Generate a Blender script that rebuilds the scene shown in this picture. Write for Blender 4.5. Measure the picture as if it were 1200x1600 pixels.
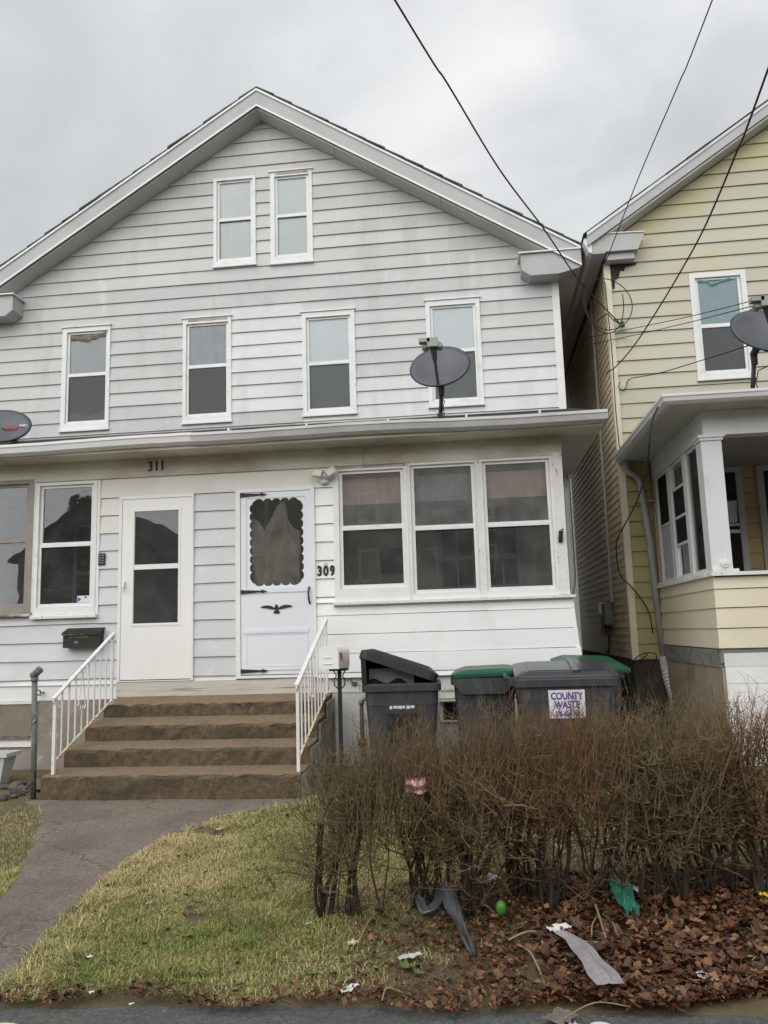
import bpy, math, random
import numpy as np
from math import radians as RAD, sin, cos, pi, sqrt, atan2
from mathutils import Vector, Matrix, Euler
random.seed(7); NR = np.random.default_rng(7)
for o in list(bpy.data.objects): bpy.data.objects.remove(o)
SC = bpy.context.scene; COL = SC.collection
# ------------------------------------------------------------------ camera
HC = 1.40; FPX = 1265.3; YAW, PITCH, ROLL = RAD(6.3155), RAD(8.474), RAD(-1.7289)
fw = Vector((-sin(YAW)*cos(PITCH), cos(YAW)*cos(PITCH), sin(PITCH)))
r0 = Vector((cos(YAW), sin(YAW), 0)); u0 = r0.cross(fw)
rt = r0*cos(ROLL)+u0*sin(ROLL); up = -r0*sin(ROLL)+u0*cos(ROLL)
cd = bpy.data.cameras.new('camera'); cam = bpy.data.objects.new('camera', cd); COL.objects.link(cam)
cam.matrix_world = Matrix(((rt.x, up.x, -fw.x, 0), (rt.y, up.y, -fw.y, 0), (rt.z, up.z, -fw.z, HC), (0, 0, 0, 1)))
cd.sensor_fit = 'VERTICAL'; cd.sensor_height = 24; cd.sensor_width = 18; cd.lens = 24*FPX/1600
cd.clip_start = .05; cd.clip_end = 2000
SC.camera = cam; SC.render.resolution_x = 768; SC.render.resolution_y = 1024
def ray(x, y): return fw*FPX+rt*(x-600)-up*(y-800)
def atY(x, y, Y): d = ray(x, y); t = Y/d.y; return Vector((t*d.x, Y, HC+t*d.z))
def atX(x, y, X): d = ray(x, y); t = X/d.x; return Vector((X, t*d.y, HC+t*d.z))
def atZ(x, y, z): d = ray(x, y); t = (z-HC)/d.z; return Vector((t*d.x, t*d.y, z))
# ------------------------------------------------------------------ world: overcast
SUN_EL, SUN_AZ = 34, 195      # azimuth clockwise from +Y
w = bpy.data.worlds.new('World'); SC.world = w; w.use_nodes = True; nt = w.node_tree; nt.nodes.clear()
def N(nt, t, **k):
    n = nt.nodes.new(t)
    for a, b in k.items(): setattr(n, a, b)
    return n
L = nt.links.new
out = N(nt, 'ShaderNodeOutputWorld'); bg = N(nt, 'ShaderNodeBackground'); L(bg.outputs[0], out.inputs[0])
tc = N(nt, 'ShaderNodeTexCoord'); sp = N(nt, 'ShaderNodeSeparateXYZ'); L(tc.outputs['Generated'], sp.inputs[0])
zc = N(nt, 'ShaderNodeMath', operation='MAXIMUM'); L(sp.outputs[2], zc.inputs[0]); zc.inputs[1].default_value = 0
za = N(nt, 'ShaderNodeMath', operation='ADD'); L(zc.outputs[0], za.inputs[0]); za.inputs[1].default_value = .42
dv = N(nt, 'ShaderNodeVectorMath', operation='DIVIDE'); L(tc.outputs['Generated'], dv.inputs[0])
cb = N(nt, 'ShaderNodeCombineXYZ')
for i in range(3): L(za.outputs[0], cb.inputs[i])
L(cb.outputs[0], dv.inputs[1])
def wnoise(scale, det, off):
    m = N(nt, 'ShaderNodeMapping'); m.inputs['Location'].default_value = off; m.inputs['Scale'].default_value = (1, 1.0, .6); L(dv.outputs[0], m.inputs[0])
    n = N(nt, 'ShaderNodeTexNoise'); n.inputs['Scale'].default_value = scale; n.inputs['Detail'].default_value = det
    n.inputs['Roughness'].default_value = .52; n.inputs['Distortion'].default_value = .35; L(m.outputs[0], n.inputs[0]); return n
n1 = wnoise(3.2, 7, (3.1, .4, 1.7)); n2 = wnoise(1.5, 3, (7.3, 2.2, .5))
mx = N(nt, 'ShaderNodeMath', operation='ADD'); L(n1.outputs[0], mx.inputs[0]); L(n2.outputs[0], mx.inputs[1])
rp = N(nt, 'ShaderNodeValToRGB'); L(mx.outputs[0], rp.inputs[0])
mr = N(nt, 'ShaderNodeMapRange'); L(mx.outputs[0], mr.inputs[0]); mr.inputs[1].default_value = .68; mr.inputs[2].default_value = 1.32; L(mr.outputs[0], rp.inputs[0])
rp.color_ramp.elements[0].color = (.605, .63, .645, 1); rp.color_ramp.elements[0].position = .22
rp.color_ramp.elements[1].color = (.90, .915, .925, 1); rp.color_ramp.elements[1].position = .85
e = rp.color_ramp.elements.new(.5); e.color = (.69, .71, .72, 1)
el = N(nt, 'ShaderNodeMapRange'); L(zc.outputs[0], el.inputs[0])      # CIE overcast: zenith brighter than horizon
for i, v in ((1, 0), (2, 1), (3, .86), (4, 1.42)): el.inputs[i].default_value = v
sc1 = N(nt, 'ShaderNodeVectorMath', operation='SCALE'); L(rp.outputs[0], sc1.inputs[0]); L(el.outputs[0], sc1.inputs['Scale'])
sky = N(nt, 'ShaderNodeTexSky', sky_type='NISHITA', sun_disc=False); sky.sun_elevation = RAD(SUN_EL); sky.sun_rotation = RAD(SUN_AZ)
sc2 = N(nt, 'ShaderNodeVectorMath', operation='SCALE'); L(sky.outputs[0], sc2.inputs[0]); sc2.inputs['Scale'].default_value = .004
ad = N(nt, 'ShaderNodeVectorMath', operation='ADD'); L(sc1.outputs[0], ad.inputs[0]); L(sc2.outputs[0], ad.inputs[1])
L(ad.outputs[0], bg.inputs[0]); bg.inputs[1].default_value = .425
sd = bpy.data.lights.new('sun', 'SUN'); so = bpy.data.objects.new('sun', sd); COL.objects.link(so)
sd.energy = 1.5; sd.angle = RAD(92); sd.color = (1, .985, .96)
az, eln = RAD(SUN_AZ), RAD(SUN_EL); sdir = Vector((sin(az)*cos(eln), cos(az)*cos(eln), sin(eln)))
so.rotation_euler = sdir.to_track_quat('Z', 'Y').to_euler()
so.location = (0, -5, 20)
SC.view_settings.view_transform = 'Standard'; SC.view_settings.look = 'None'; SC.view_settings.exposure = 1.0; SC.view_settings.gamma = 1
# ------------------------------------------------------------------ helpers
WL = {}
def tag(o, label=None, cat=None, group=None, kind=None):
    if label: o['label'] = label
    if cat: o['category'] = cat
    if group: o['group'] = group
    if kind: o['kind'] = kind
    return o
def thing(name, loc, label, cat, group=None, rot=None):
    o = bpy.data.objects.new(name, None); COL.objects.link(o); o.empty_display_size = .2
    o.location = loc; WL[o] = Vector(loc)
    if rot: o.rotation_euler = rot; WL[o] = None
    return tag(o, label, cat, group)
def link(name, me, parent=None, loc=(0, 0, 0), rot=None):
    o = bpy.data.objects.new(name, me); COL.objects.link(o)
    loc = Vector(loc)
    if parent is not None:
        o.parent = parent
        if WL[parent] is None: o.location = loc; WL[o] = None
        else: o.location = loc-WL[parent]; WL[o] = loc
    else: o.location = loc; WL[o] = loc
    if rot: o.rotation_euler = rot
    return o
class MB:
    def __init__(s): s.v = []; s.f = []; s.uvm = []
    def add(s, vs, fs):
        b = len(s.v); s.v += [tuple(p) for p in vs]; s.f += [tuple(b+i for i in f) for f in fs]; return s
    def box(s, x0, x1, y0, y1, z0, z1):
        return s.add([(x0, y0, z0), (x1, y0, z0), (x1, y1, z0), (x0, y1, z0), (x0, y0, z1), (x1, y0, z1), (x1, y1, z1), (x0, y1, z1)],
                     [(0, 3, 2, 1), (4, 5, 6, 7), (0, 1, 5, 4), (1, 2, 6, 5), (2, 3, 7, 6), (3, 0, 4, 7)])
    def hexa(s, p): return s.add(p, [(0, 3, 2, 1), (4, 5, 6, 7), (0, 1, 5, 4), (1, 2, 6, 5), (2, 3, 7, 6), (3, 0, 4, 7)])
    def frame(s, x0, x1, z0, z1, y0, y1, wl, wr=None, wb=None, wt=None):
        wr = wl if wr is None else wr; wb = wl if wb is None else wb; wt = wl if wt is None else wt
        s.box(x0, x0+wl, y0, y1, z0, z1); s.box(x1-wr, x1, y0, y1, z0, z1)
        s.box(x0+wl, x1-wr, y0, y1, z0, z0+wb); s.box(x0+wl, x1-wr, y0, y1, z1-wt, z1); return s
    def tube(s, pts, r, n=6, cap=True):
        pts = [Vector(p) for p in pts]; k = len(pts); rr = r if isinstance(r, (list, tuple)) else [r]*k
        b = len(s.v); t0 = (pts[1]-pts[0]).normalized()
        a = t0.orthogonal().normalized()
        for i, p in enumerate(pts):
            t = (pts[min(i+1, k-1)]-pts[max(i-1, 0)])
            t = t.normalized() if t.length > 1e-9 else t0
            a = (a-t*a.dot(t)); a = a.normalized() if a.length > 1e-6 else t.orthogonal().normalized(); c = t.cross(a)
            for j in range(n):
                q = 2*pi*j/n; s.v.append(tuple(p+(a*cos(q)+c*sin(q))*rr[i]))
        for i in range(k-1):
            for j in range(n):
                j2 = (j+1) % n; s.f.append((b+i*n+j, b+i*n+j2, b+(i+1)*n+j2, b+(i+1)*n+j))
        if cap:
            s.f.append(tuple(b+j for j in reversed(range(n)))); s.f.append(tuple(b+(k-1)*n+j for j in range(n)))
        return s
    def prism(s, poly, axis, a0, a1):
        """poly 2D outline (counter-clockwise), extruded along axis ('x': poly=(y,z), 'y': poly=(x,z), 'z': poly=(x,y))"""
        def P(p, a): return (a, p[0], p[1]) if axis == 'x' else (p[0], a, p[1]) if axis == 'y' else (p[0], p[1], a)
        n = len(poly); vs = [P(p, a0) for p in poly]+[P(p, a1) for p in poly]
        fs = [tuple(range(n)), tuple(reversed(range(n, 2*n)))]+[(i, i+n, (i+1) % n+n, (i+1) % n) for i in range(n)]
        return s.add(vs, fs)
    def lathe(s, prof, c=(0, 0, 0), n=16):
        b = len(s.v); k = len(prof)
        for r, z in prof:
            for j in range(n): q = 2*pi*j/n; s.v.append((c[0]+r*cos(q), c[1]+r*sin(q), c[2]+z))
        for i in range(k-1):
            for j in range(n): j2 = (j+1) % n; s.f.append((b+i*n+j, b+i*n+j2, b+(i+1)*n+j2, b+(i+1)*n+j))
        s.f.append(tuple(b+j for j in reversed(range(n)))); s.f.append(tuple(b+(k-1)*n+j for j in range(n))); return s
    def grid(s, fn, nu, nv):
        b = len(s.v)
        for i in range(nu+1):
            for j in range(nv+1): s.v.append(tuple(fn(i/nu, j/nv)))
        for i in range(nu):
            for j in range(nv): a = b+i*(nv+1)+j; s.f.append((a, a+nv+1, a+nv+2, a+1))
        return s
    def mesh(s, name, m, smooth=False, fix=True):
        me = bpy.data.meshes.new(name); me.from_pydata(s.v, [], s.f)
        if m: me.materials.append(m)
        if fix:
            import bmesh
            bm = bmesh.new(); bm.from_mesh(me); bmesh.ops.recalc_face_normals(bm, faces=bm.faces); bm.to_mesh(me); bm.free()
        if smooth: me.polygons.foreach_set('use_smooth', [True]*len(me.polygons))
        me.update(); return me
    def put(s, name, m, parent=None, loc=(0, 0, 0), smooth=False, rot=None, world=True, fix=True):
        """vertices are world coordinates unless world=False (then local to loc)"""
        if world and (parent is None or WL[parent] is not None):
            base = Vector(loc) if Vector(loc).length else (Vector(s.v[0]) if len(s.v) < 400 else Vector((0, 0, 0)))
            s.v = [(p[0]-base.x, p[1]-base.y, p[2]-base.z) for p in s.v]; loc = base
        return link(name, s.mesh(name, m, smooth, fix), parent, loc, rot)
def text_mesh(txt, size, m, depth=.003, bold=0., xs=1., align='CENTER', shear=0):
    c = bpy.data.curves.new('lettering', 'FONT'); c.body = txt; c.size = size; c.extrude = depth; c.offset = bold; c.align_x = align; c.align_y = 'CENTER'; c.resolution_u = 3; c.shear = shear
    o = bpy.data.objects.new('lettering', c); COL.objects.link(o)
    dg = bpy.context.evaluated_depsgraph_get(); me = bpy.data.meshes.new_from_object(o.evaluated_get(dg))
    bpy.data.objects.remove(o); me.materials.clear(); me.materials.append(m)
    if xs != 1: me.transform(Matrix.Diagonal((xs, 1, 1, 1)))
    return me
TXR = (pi/2, 0, 0)
# ------------------------------------------------------------------ materials
def mat(name, c1, c2=None, sc=4, rough=.6, bump=0, bsc=40, st=(1, 1, 1), stain=None, ssc=2, sth=(.55, .7), sst=(1, 1, 1), samt=.8, rnd=0, metal=0, spec=.4, stain2=None, s2sc=9, s2th=(.6, .66), s2amt=.8, coat=0, crack=None):
    m = bpy.data.materials.new(name); m.use_nodes = True; nt = m.node_tree; b = nt.nodes['Principled BSDF']; L = nt.links.new
    b.inputs['Roughness'].default_value = rough; b.inputs['Metallic'].default_value = metal; b.inputs['Specular IOR Level'].default_value = spec
    if coat: b.inputs['Coat Weight'].default_value = coat
    g = N(nt, 'ShaderNodeNewGeometry')
    def noise(scale, st, det=6, off=0):
        mp = N(nt, 'ShaderNodeMapping'); mp.inputs['Scale'].default_value = st; mp.inputs['Location'].default_value = (off, off*.7, off*1.3); L(g.outputs['Position'], mp.inputs[0])
        n = N(nt, 'ShaderNodeTexNoise'); n.inputs['Scale'].default_value = scale; n.inputs['Detail'].default_value = det; n.inputs['Roughness'].default_value = .6; L(mp.outputs[0], n.inputs[0]); return n.outputs[0]
    def mask(src, lo, hi, amt):
        r = N(nt, 'ShaderNodeMapRange'); L(src, r.inputs[0]); r.inputs[1].default_value = lo; r.inputs[2].default_value = hi; r.inputs[3].default_value = 0; r.inputs[4].default_value = amt; return r.outputs[0]
    def mix(f, a, c):
        x = N(nt, 'ShaderNodeMix', data_type='RGBA'); L(f, x.inputs[0])
        if hasattr(a, 'is_output'): L(a, x.inputs[6])
        else: x.inputs[6].default_value = (*a, 1)
        if hasattr(c, 'is_output'): L(c, x.inputs[7])
        else: x.inputs[7].default_value = (*c, 1)
        return x.outputs[2]
    col = c1
    if c2: col = mix(mask(noise(sc, st), .32, .68, 1), c1, c2)
    if stain: col = mix(mask(noise(ssc, sst, 7, 3.3), sth[0], sth[1], samt), col, stain)
    if stain2: col = mix(mask(noise(s2sc, sst, 8, 9.1), s2th[0], s2th[1], s2amt), col, stain2)
    if crack:
        cm = N(nt, 'ShaderNodeMapping'); cm.inputs['Location'].default_value = (.37, .81, 0); L(g.outputs['Position'], cm.inputs[0])
        cn = N(nt, 'ShaderNodeTexNoise'); cn.inputs['Scale'].default_value = 5; cn.inputs['Detail'].default_value = 5; L(g.outputs['Position'], cn.inputs[0])
        cs = N(nt, 'ShaderNodeVectorMath', operation='SCALE'); L(cn.outputs['Color'], cs.inputs[0]); cs.inputs['Scale'].default_value = .35
        cv = N(nt, 'ShaderNodeVectorMath', operation='ADD'); L(cm.outputs[0], cv.inputs[0]); L(cs.outputs[0], cv.inputs[1])
        vo = N(nt, 'ShaderNodeTexVoronoi', feature='DISTANCE_TO_EDGE'); vo.inputs['Scale'].default_value = crack[0]; L(cv.outputs[0], vo.inputs['Vector'])
        col = mix(mask(vo.outputs['Distance'], crack[1], crack[1]*.3, .8), col, crack[2])
    if rnd:
        oi = N(nt, 'ShaderNodeObjectInfo'); r = N(nt, 'ShaderNodeMapRange'); L(oi.outputs['Random'], r.inputs[0]); r.inputs[3].default_value = 1-rnd; r.inputs[4].default_value = 1+rnd*.6
        v = N(nt, 'ShaderNodeVectorMath', operation='SCALE')
        if hasattr(col, 'is_output'): L(col, v.inputs[0])
        else: v.inputs[0].default_value = col
        L(r.outputs[0], v.inputs['Scale']); col = v.outputs[0]
    if hasattr(col, 'is_output'): L(col, b.inputs['Base Color'])
    else: b.inputs['Base Color'].default_value = (*col, 1)
    if bump:
        bn = N(nt, 'ShaderNodeBump'); bn.inputs['Strength'].default_value = bump; bn.inputs['Distance'].default_value = .02; L(noise(bsc, st, 8, 1.7), bn.inputs['Height']); L(bn.outputs[0], b.inputs['Normal'])
    return m
def vcmat(name, rough=.8, trans=0, spec=.3):
    m = bpy.data.materials.new(name); m.use_nodes = True; nt = m.node_tree; b = nt.nodes['Principled BSDF']; b.inputs['Roughness'].default_value = rough; b.inputs['Specular IOR Level'].default_value = spec
    a = N(nt, 'ShaderNodeAttribute', attribute_name='col'); nt.links.new(a.outputs['Color'], b.inputs['Base Color'])
    return m
def glassmat(name, tint=(.94, .955, .955), ior=1.5, rough=.005, wav=.03, dirt_haze=.010):
    m = bpy.data.materials.new(name); m.use_nodes = True; nt = m.node_tree; nt.nodes.clear(); L = nt.links.new
    o = N(nt, 'ShaderNodeOutputMaterial'); t = N(nt, 'ShaderNodeBsdfTransparent'); t.inputs[0].default_value = (*tint, 1)
    gl = N(nt, 'ShaderNodeBsdfGlossy'); gl.inputs['Roughness'].default_value = rough; gl.inputs[0].default_value = (.95, .97, 1, 1)
    g = N(nt, 'ShaderNodeNewGeometry'); n = N(nt, 'ShaderNodeTexNoise'); n.inputs['Scale'].default_value = 2.2; n.inputs['Detail'].default_value = 2; L(g.outputs['Position'], n.inputs[0])
    bp = N(nt, 'ShaderNodeBump'); bp.inputs['Strength'].default_value = wav; bp.inputs['Distance'].default_value = .03; L(n.outputs[0], bp.inputs['Height']); L(bp.outputs[0], gl.inputs['Normal'])
    fr = N(nt, 'ShaderNodeFresnel'); fr.inputs[0].default_value = ior
    dbl = N(nt, 'ShaderNodeMath', operation='MULTIPLY'); L(fr.outputs[0], dbl.inputs[0]); dbl.inputs[1].default_value = 1.05; dbl.use_clamp = True
    mx = N(nt, 'ShaderNodeMixShader'); L(dbl.outputs[0], mx.inputs[0]); L(t.outputs[0], mx.inputs[1]); L(gl.outputs[0], mx.inputs[2])
    df = N(nt, 'ShaderNodeBsdfDiffuse'); df.inputs[0].default_value = (.6, .6, .58, 1)
    n2 = N(nt, 'ShaderNodeTexNoise'); n2.inputs['Scale'].default_value = 6; n2.inputs['Detail'].default_value = 6; L(g.outputs['Position'], n2.inputs[0])
    r = N(nt, 'ShaderNodeMapRange'); L(n2.outputs[0], r.inputs[0]); r.inputs[1].default_value = .35; r.inputs[2].default_value = .8; r.inputs[3].default_value = dirt_haze*.7; r.inputs[4].default_value = dirt_haze*1.5
    m2 = N(nt, 'ShaderNodeMixShader'); L(r.outputs[0], m2.inputs[0]); L(mx.outputs[0], m2.inputs[1]); L(df.outputs[0], m2.inputs[2]); L(m2.outputs[0], o.inputs[0])
    return m
def veilmat(name, c, op):
    m = bpy.data.materials.new(name); m.use_nodes = True; nt = m.node_tree; nt.nodes.clear(); L = nt.links.new
    o = N(nt, 'ShaderNodeOutputMaterial'); t = N(nt, 'ShaderNodeBsdfTransparent'); d = N(nt, 'ShaderNodeBsdfDiffuse'); d.inputs[0].default_value = (*c, 1)
    mx = N(nt, 'ShaderNodeMixShader'); mx.inputs[0].default_value = op; L(t.outputs[0], mx.inputs[1]); L(d.outputs[0], mx.inputs[2]); L(mx.outputs[0], o.inputs[0]); return m
GREY = mat('grey_siding', (.565, .57, .555), (.49, .495, .485), sc=1.3, rough=.55, st=(.6, 1, 1.2), stain=(.40, .40, .385), ssc=1.5, sst=(2.2, 1, .5), sth=(.52, .78), samt=.7, rnd=.07, bump=.35, bsc=4, stain2=(.68, .68, .67), s2sc=2.6, s2th=(.60, .72), s2amt=.5)
WHITE = mat('white_siding', (.85, .85, .835), (.79, .795, .79), sc=1.7, rough=.5, st=(.5, 1, 1.2), stain=(.60, .59, .55), ssc=1.8, sst=(2, 1, .6), sth=(.55, .8), samt=.5, rnd=.05, bump=.3, bsc=4, stain2=(.42, .38, .33), s2sc=12, s2th=(.70, .76), s2amt=.45)
LIGHT = mat('off_white_siding', (.68, .68, .67), (.61, .615, .61), sc=1.6, rough=.5, st=(.6, 1, 1.2), stain=(.50, .50, .485), ssc=1.5, sst=(2.2, 1, .5), sth=(.52, .78), samt=.6, rnd=.06, bump=.35, bsc=4, stain2=(.76, .76, .75), s2sc=2.6, s2th=(.58, .7), s2amt=.5)
PGREY = mat('porch_grey_siding', (.63, .645, .65), (.55, .565, .575), sc=1.2, rough=.5, st=(.5, 1, 1.2), stain=(.76, .76, .75), ssc=1.6, sth=(.56, .7), samt=.6, rnd=.04, bump=.1, bsc=5, stain2=(.40, .38, .35), s2sc=11, s2th=(.72, .77), s2amt=.5)
CREAMW = mat('aged_white_siding', (.72, .715, .67), (.62, .61, .56), sc=1.6, rough=.5, stain=(.45, .43, .37), ssc=1.4, sth=(.6, .8), samt=.5, rnd=.04, bump=.1, bsc=5)
TRIM = mat('white_trim', (.78, .78, .765), (.72, .72, .71), sc=5, rough=.45, stain=(.48, .46, .42), ssc=7, sth=(.62, .78), samt=.55, bump=.05)
VINYL = mat('white_vinyl', (.77, .77, .76), (.70, .705, .70), sc=6, rough=.4, stain=(.42, .41, .385), ssc=6, sth=(.56, .76), samt=.55, bump=.1)
PEEL = mat('peeling_white_paint', (.75, .74, .71), (.66, .65, .62), sc=6, rough=.6, stain=(.27, .20, .145), ssc=5, sst=(4, 4, 1.1), sth=(.62, .66), samt=.85, bump=.25, bsc=30, stain2=(.45, .42, .38), s2sc=16, s2th=(.62, .68))
ROTWOOD = mat('bare_rotten_wood', (.32, .23, .16), (.60, .56, .50), sc=7, st=(.5, 1, 3), rough=.85, stain=(.10, .065, .04), ssc=8, sst=(.6, 1, 3), sth=(.55, .6), bump=.5, bsc=30)
WOODSILL = mat('weathered_threshold_board', (.58, .55, .48), (.46, .43, .37), sc=3, st=(.35, 1, 4), rough=.7, stain=(.22, .19, .155), ssc=5, sst=(.25, 1, 5), sth=(.58, .63), samt=.75, bump=.3, bsc=25)
FRIEZE = mat('stained_frieze_paint', (.66, .645, .58), (.58, .56, .48), sc=1.4, rough=.6, stain=(.30, .25, .175), ssc=1.1, sst=(.8, 1, 1.7), sth=(.44, .68), samt=.75, bump=.08, stain2=(.2, .15, .1), s2sc=12, s2th=(.72, .8), s2amt=.6)
SOFFIT = mat('painted_soffit', (.54, .54, .52), (.46, .46, .445), sc=1.5, rough=.5, stain=(.36, .35, .33), ssc=1.2, sth=(.55, .8), samt=.6)
RAKE = mat('rake_aluminium', (.45, .455, .452), (.38, .385, .385), sc=1.3, rough=.4, stain=(.30, .30, .29), ssc=1.3, sth=(.5, .75), samt=.6, st=(1, 1, 1))
GUT = mat('gutter_aluminium', (.60, .60, .585), (.47, .47, .455), sc=2, rough=.38, stain=(.30, .28, .25), ssc=3, sst=(.5, 1, 3), sth=(.55, .8), samt=.6, metal=.15)
SHINGLE = mat('asphalt_shingle', (.09, .09, .095), (.055, .055, .06), sc=30, rough=.9, bump=.4, bsc=150)
DARK = mat('dark_metal', (.03, .03, .033), rough=.4)
BLACK = mat('black_paint', (.014, .014, .015), (.024, .024, .025), sc=20, rough=.5, bump=.1)
GLASS = glassmat('window_glass'); GLASSD = glassmat('storm_glass', (.95, .965, .965), dirt_haze=.035); GLASSU = glassmat('hazed_storm_glass', (.95, .965, .965), dirt_haze=.13); GLASSL = glassmat('lower_storm_glass', (.95, .965, .965), dirt_haze=.05); GLASSW = glassmat('wavy_glass', (.92, .94, .95), wav=.10, dirt_haze=.02)  # upper porch panes get a pale painted haze that lifts the dark interior
SCREEN = veilmat('insect_screen', (.15, .158, .162), .42)
INT = mat('interior_plaster', (.78, .74, .66), (.72, .68, .60), sc=2, rough=.8)
INTD = mat('interior_dark', (.22, .21, .19), (.17, .16, .15), sc=2, rough=.9)
CONC = mat('foundation_concrete', (.30, .265, .22), (.22, .195, .16), sc=3, rough=.85, stain=(.11, .09, .07), ssc=2, sth=(.5, .75), samt=.75, bump=.4, bsc=30, stain2=(.45, .42, .37), s2sc=6, s2th=(.62, .7))
PAINTF = mat('painted_foundation', (.70, .69, .665), (.60, .59, .565), sc=2.5, rough=.75, stain=(.33, .30, .26), ssc=3, sth=(.55, .72), samt=.7, bump=.35, bsc=24)
WHITEF = mat('white_block_paint', (.80, .80, .79), (.74, .74, .73), sc=3, rough=.7, stain=(.5, .49, .46), ssc=4, sth=(.62, .75), samt=.6, bump=.3, bsc=26)
TREAD = mat('lit_worn_step_concrete', (.24, .170, .108), (.165, .114, .070), sc=24, rough=.85, stain=(.12, .085, .055), ssc=3, sth=(.5, .72), samt=.6, bump=.45, bsc=55, stain2=(.32, .25, .18), s2sc=40, s2th=(.6, .7), s2amt=.6)  # lighter half of the tread and riser pair: painted light plus foot wear
RISER = mat('shaded_mossy_step_concrete', (.150, .106, .064), (.078, .057, .034), sc=20, rough=.9, stain=(.045, .04, .022), ssc=2.2, sst=(1, 1, 1.6), sth=(.5, .66), samt=.7, crack=(1.1, .006, (.03, .024, .016)), bump=.6, bsc=40, stain2=(.24, .195, .145), s2sc=38, s2th=(.62, .70), s2amt=.5)  # riser shade is put into this darker colour, along with moss and grime
ASPH = mat('wet_asphalt', (.135, .135, .127), (.062, .064, .061), sc=45, rough=.72, bump=.6, bsc=120, stain=(.05, .052, .05), ssc=1.1, sth=(.5, .7), samt=.5, stain2=(.28, .27, .25), s2sc=60, s2th=(.64, .67), s2amt=.8)
PATHM = mat('path_concrete', (.228, .186, .152), (.140, .115, .092), sc=28, rough=.85, bump=.9, bsc=45, stain=(.105, .083, .068), ssc=1.6, sth=(.46, .68), samt=.65, stain2=(.40, .35, .30), s2sc=55, s2th=(.60, .66), s2amt=.6, crack=(.75, .007, (.05, .04, .032)))
SOIL = mat('soil_and_thatch', (.150, .118, .062), (.095, .074, .040), sc=6, rough=.95, bump=.8, bsc=60, stain=(.12, .10, .045), ssc=2, sth=(.5, .65), samt=.8)
BINM = mat('grey_bin_plastic', (.046, .050, .057), (.034, .037, .043), sc=4, rough=.5, bump=.12, bsc=120, stain=(.11, .108, .10), ssc=4, sst=(2, 2, .6), sth=(.54, .74), samt=.5)
BINB = mat('black_bin_plastic', (.018, .018, .020), (.026, .026, .028), sc=5, rough=.42, bump=.08)
GREENP = mat('green_bin_plastic', (.014, .092, .047), (.010, .066, .034), sc=4, rough=.4, stain=(.10, .14, .11), ssc=5, sth=(.6, .8), samt=.4)
LIDM = mat('wet_lid_plastic', (.055, .058, .064), (.045, .048, .053), sc=3, rough=.22, bump=.1, bsc=14)
IRON = mat('chipped_white_iron', (.76, .75, .74), (.68, .67, .66), sc=9, rough=.5, stain=(.22, .12, .06), ssc=22, sth=(.64, .68), samt=.8, bump=.2)
RUST = mat('rust_stained_iron', (.72, .66, .52), (.52, .36, .12), sc=14, rough=.7, stain=(.30, .14, .05), ssc=20, sth=(.55, .62), samt=.85, bump=.3)
GALV = mat('galvanised_pipe', (.19, .195, .19), (.10, .10, .098), sc=9, rough=.55, stain=(.05, .045, .04), ssc=12, sth=(.5, .6), samt=.8, bump=.2, stain2=(.45, .45, .43), s2sc=18, s2th=(.62, .66))
DISHM = mat('slate_dish_paint', (.088, .094, .108), (.072, .078, .092), sc=3, rough=.38, stain=(.16, .165, .18), ssc=3, sth=(.55, .8), samt=.5)
LNBM = mat('grey_lnb_plastic', (.33, .34, .335), (.28, .29, .285), sc=8, rough=.5)
ARMM = mat('charcoal_arm', (.06, .063, .07), rough=.45)
CABLE = mat('black_cable', (.012, .012, .014), rough=.6)
YEL = mat('yellow_siding', (.52, .50, .40), (.475, .455, .355), sc=1.2, rough=.5, st=(.5, 1, 1.2), stain=(.47, .43, .21), ssc=.8, sth=(.52, .72), samt=.6, rnd=.03, bump=.08, bsc=5)
YELG = mat('algae_yellow_siding', (.40, .375, .165), (.33, .315, .15), sc=1.5, rough=.5, stain=(.22, .22, .11), ssc=1.8, sth=(.5, .72), samt=.6, rnd=.04, bump=.08, bsc=5)
YELS = mat('alley_tan_siding', (.70, .60, .43), (.60, .51, .36), sc=1.4, rough=.5, stain=(.34, .27, .18), ssc=1.0, sth=(.5, .75), samt=.6, rnd=.04)
CREAM = mat('cream_siding', (.72, .655, .50), (.66, .60, .45), sc=1.5, rough=.45, stain=(.55, .50, .38), ssc=1.2, sth=(.55, .75), samt=.5, rnd=.02, bump=.06, bsc=5)
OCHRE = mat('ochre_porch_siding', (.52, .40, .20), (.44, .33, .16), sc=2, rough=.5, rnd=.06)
NBTRIM = mat('neighbour_trim_paint', (.70, .705, .705), (.63, .635, .635), sc=2.5, rough=.45, stain=(.42, .41, .39), ssc=3, sth=(.6, .8), samt=.5, bump=.05)
DSPOUT = mat('grey_downspout', (.42, .43, .42), (.35, .36, .35), sc=3, rough=.45, stain=(.28, .27, .25), ssc=5, sth=(.55, .75), samt=.5)

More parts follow.
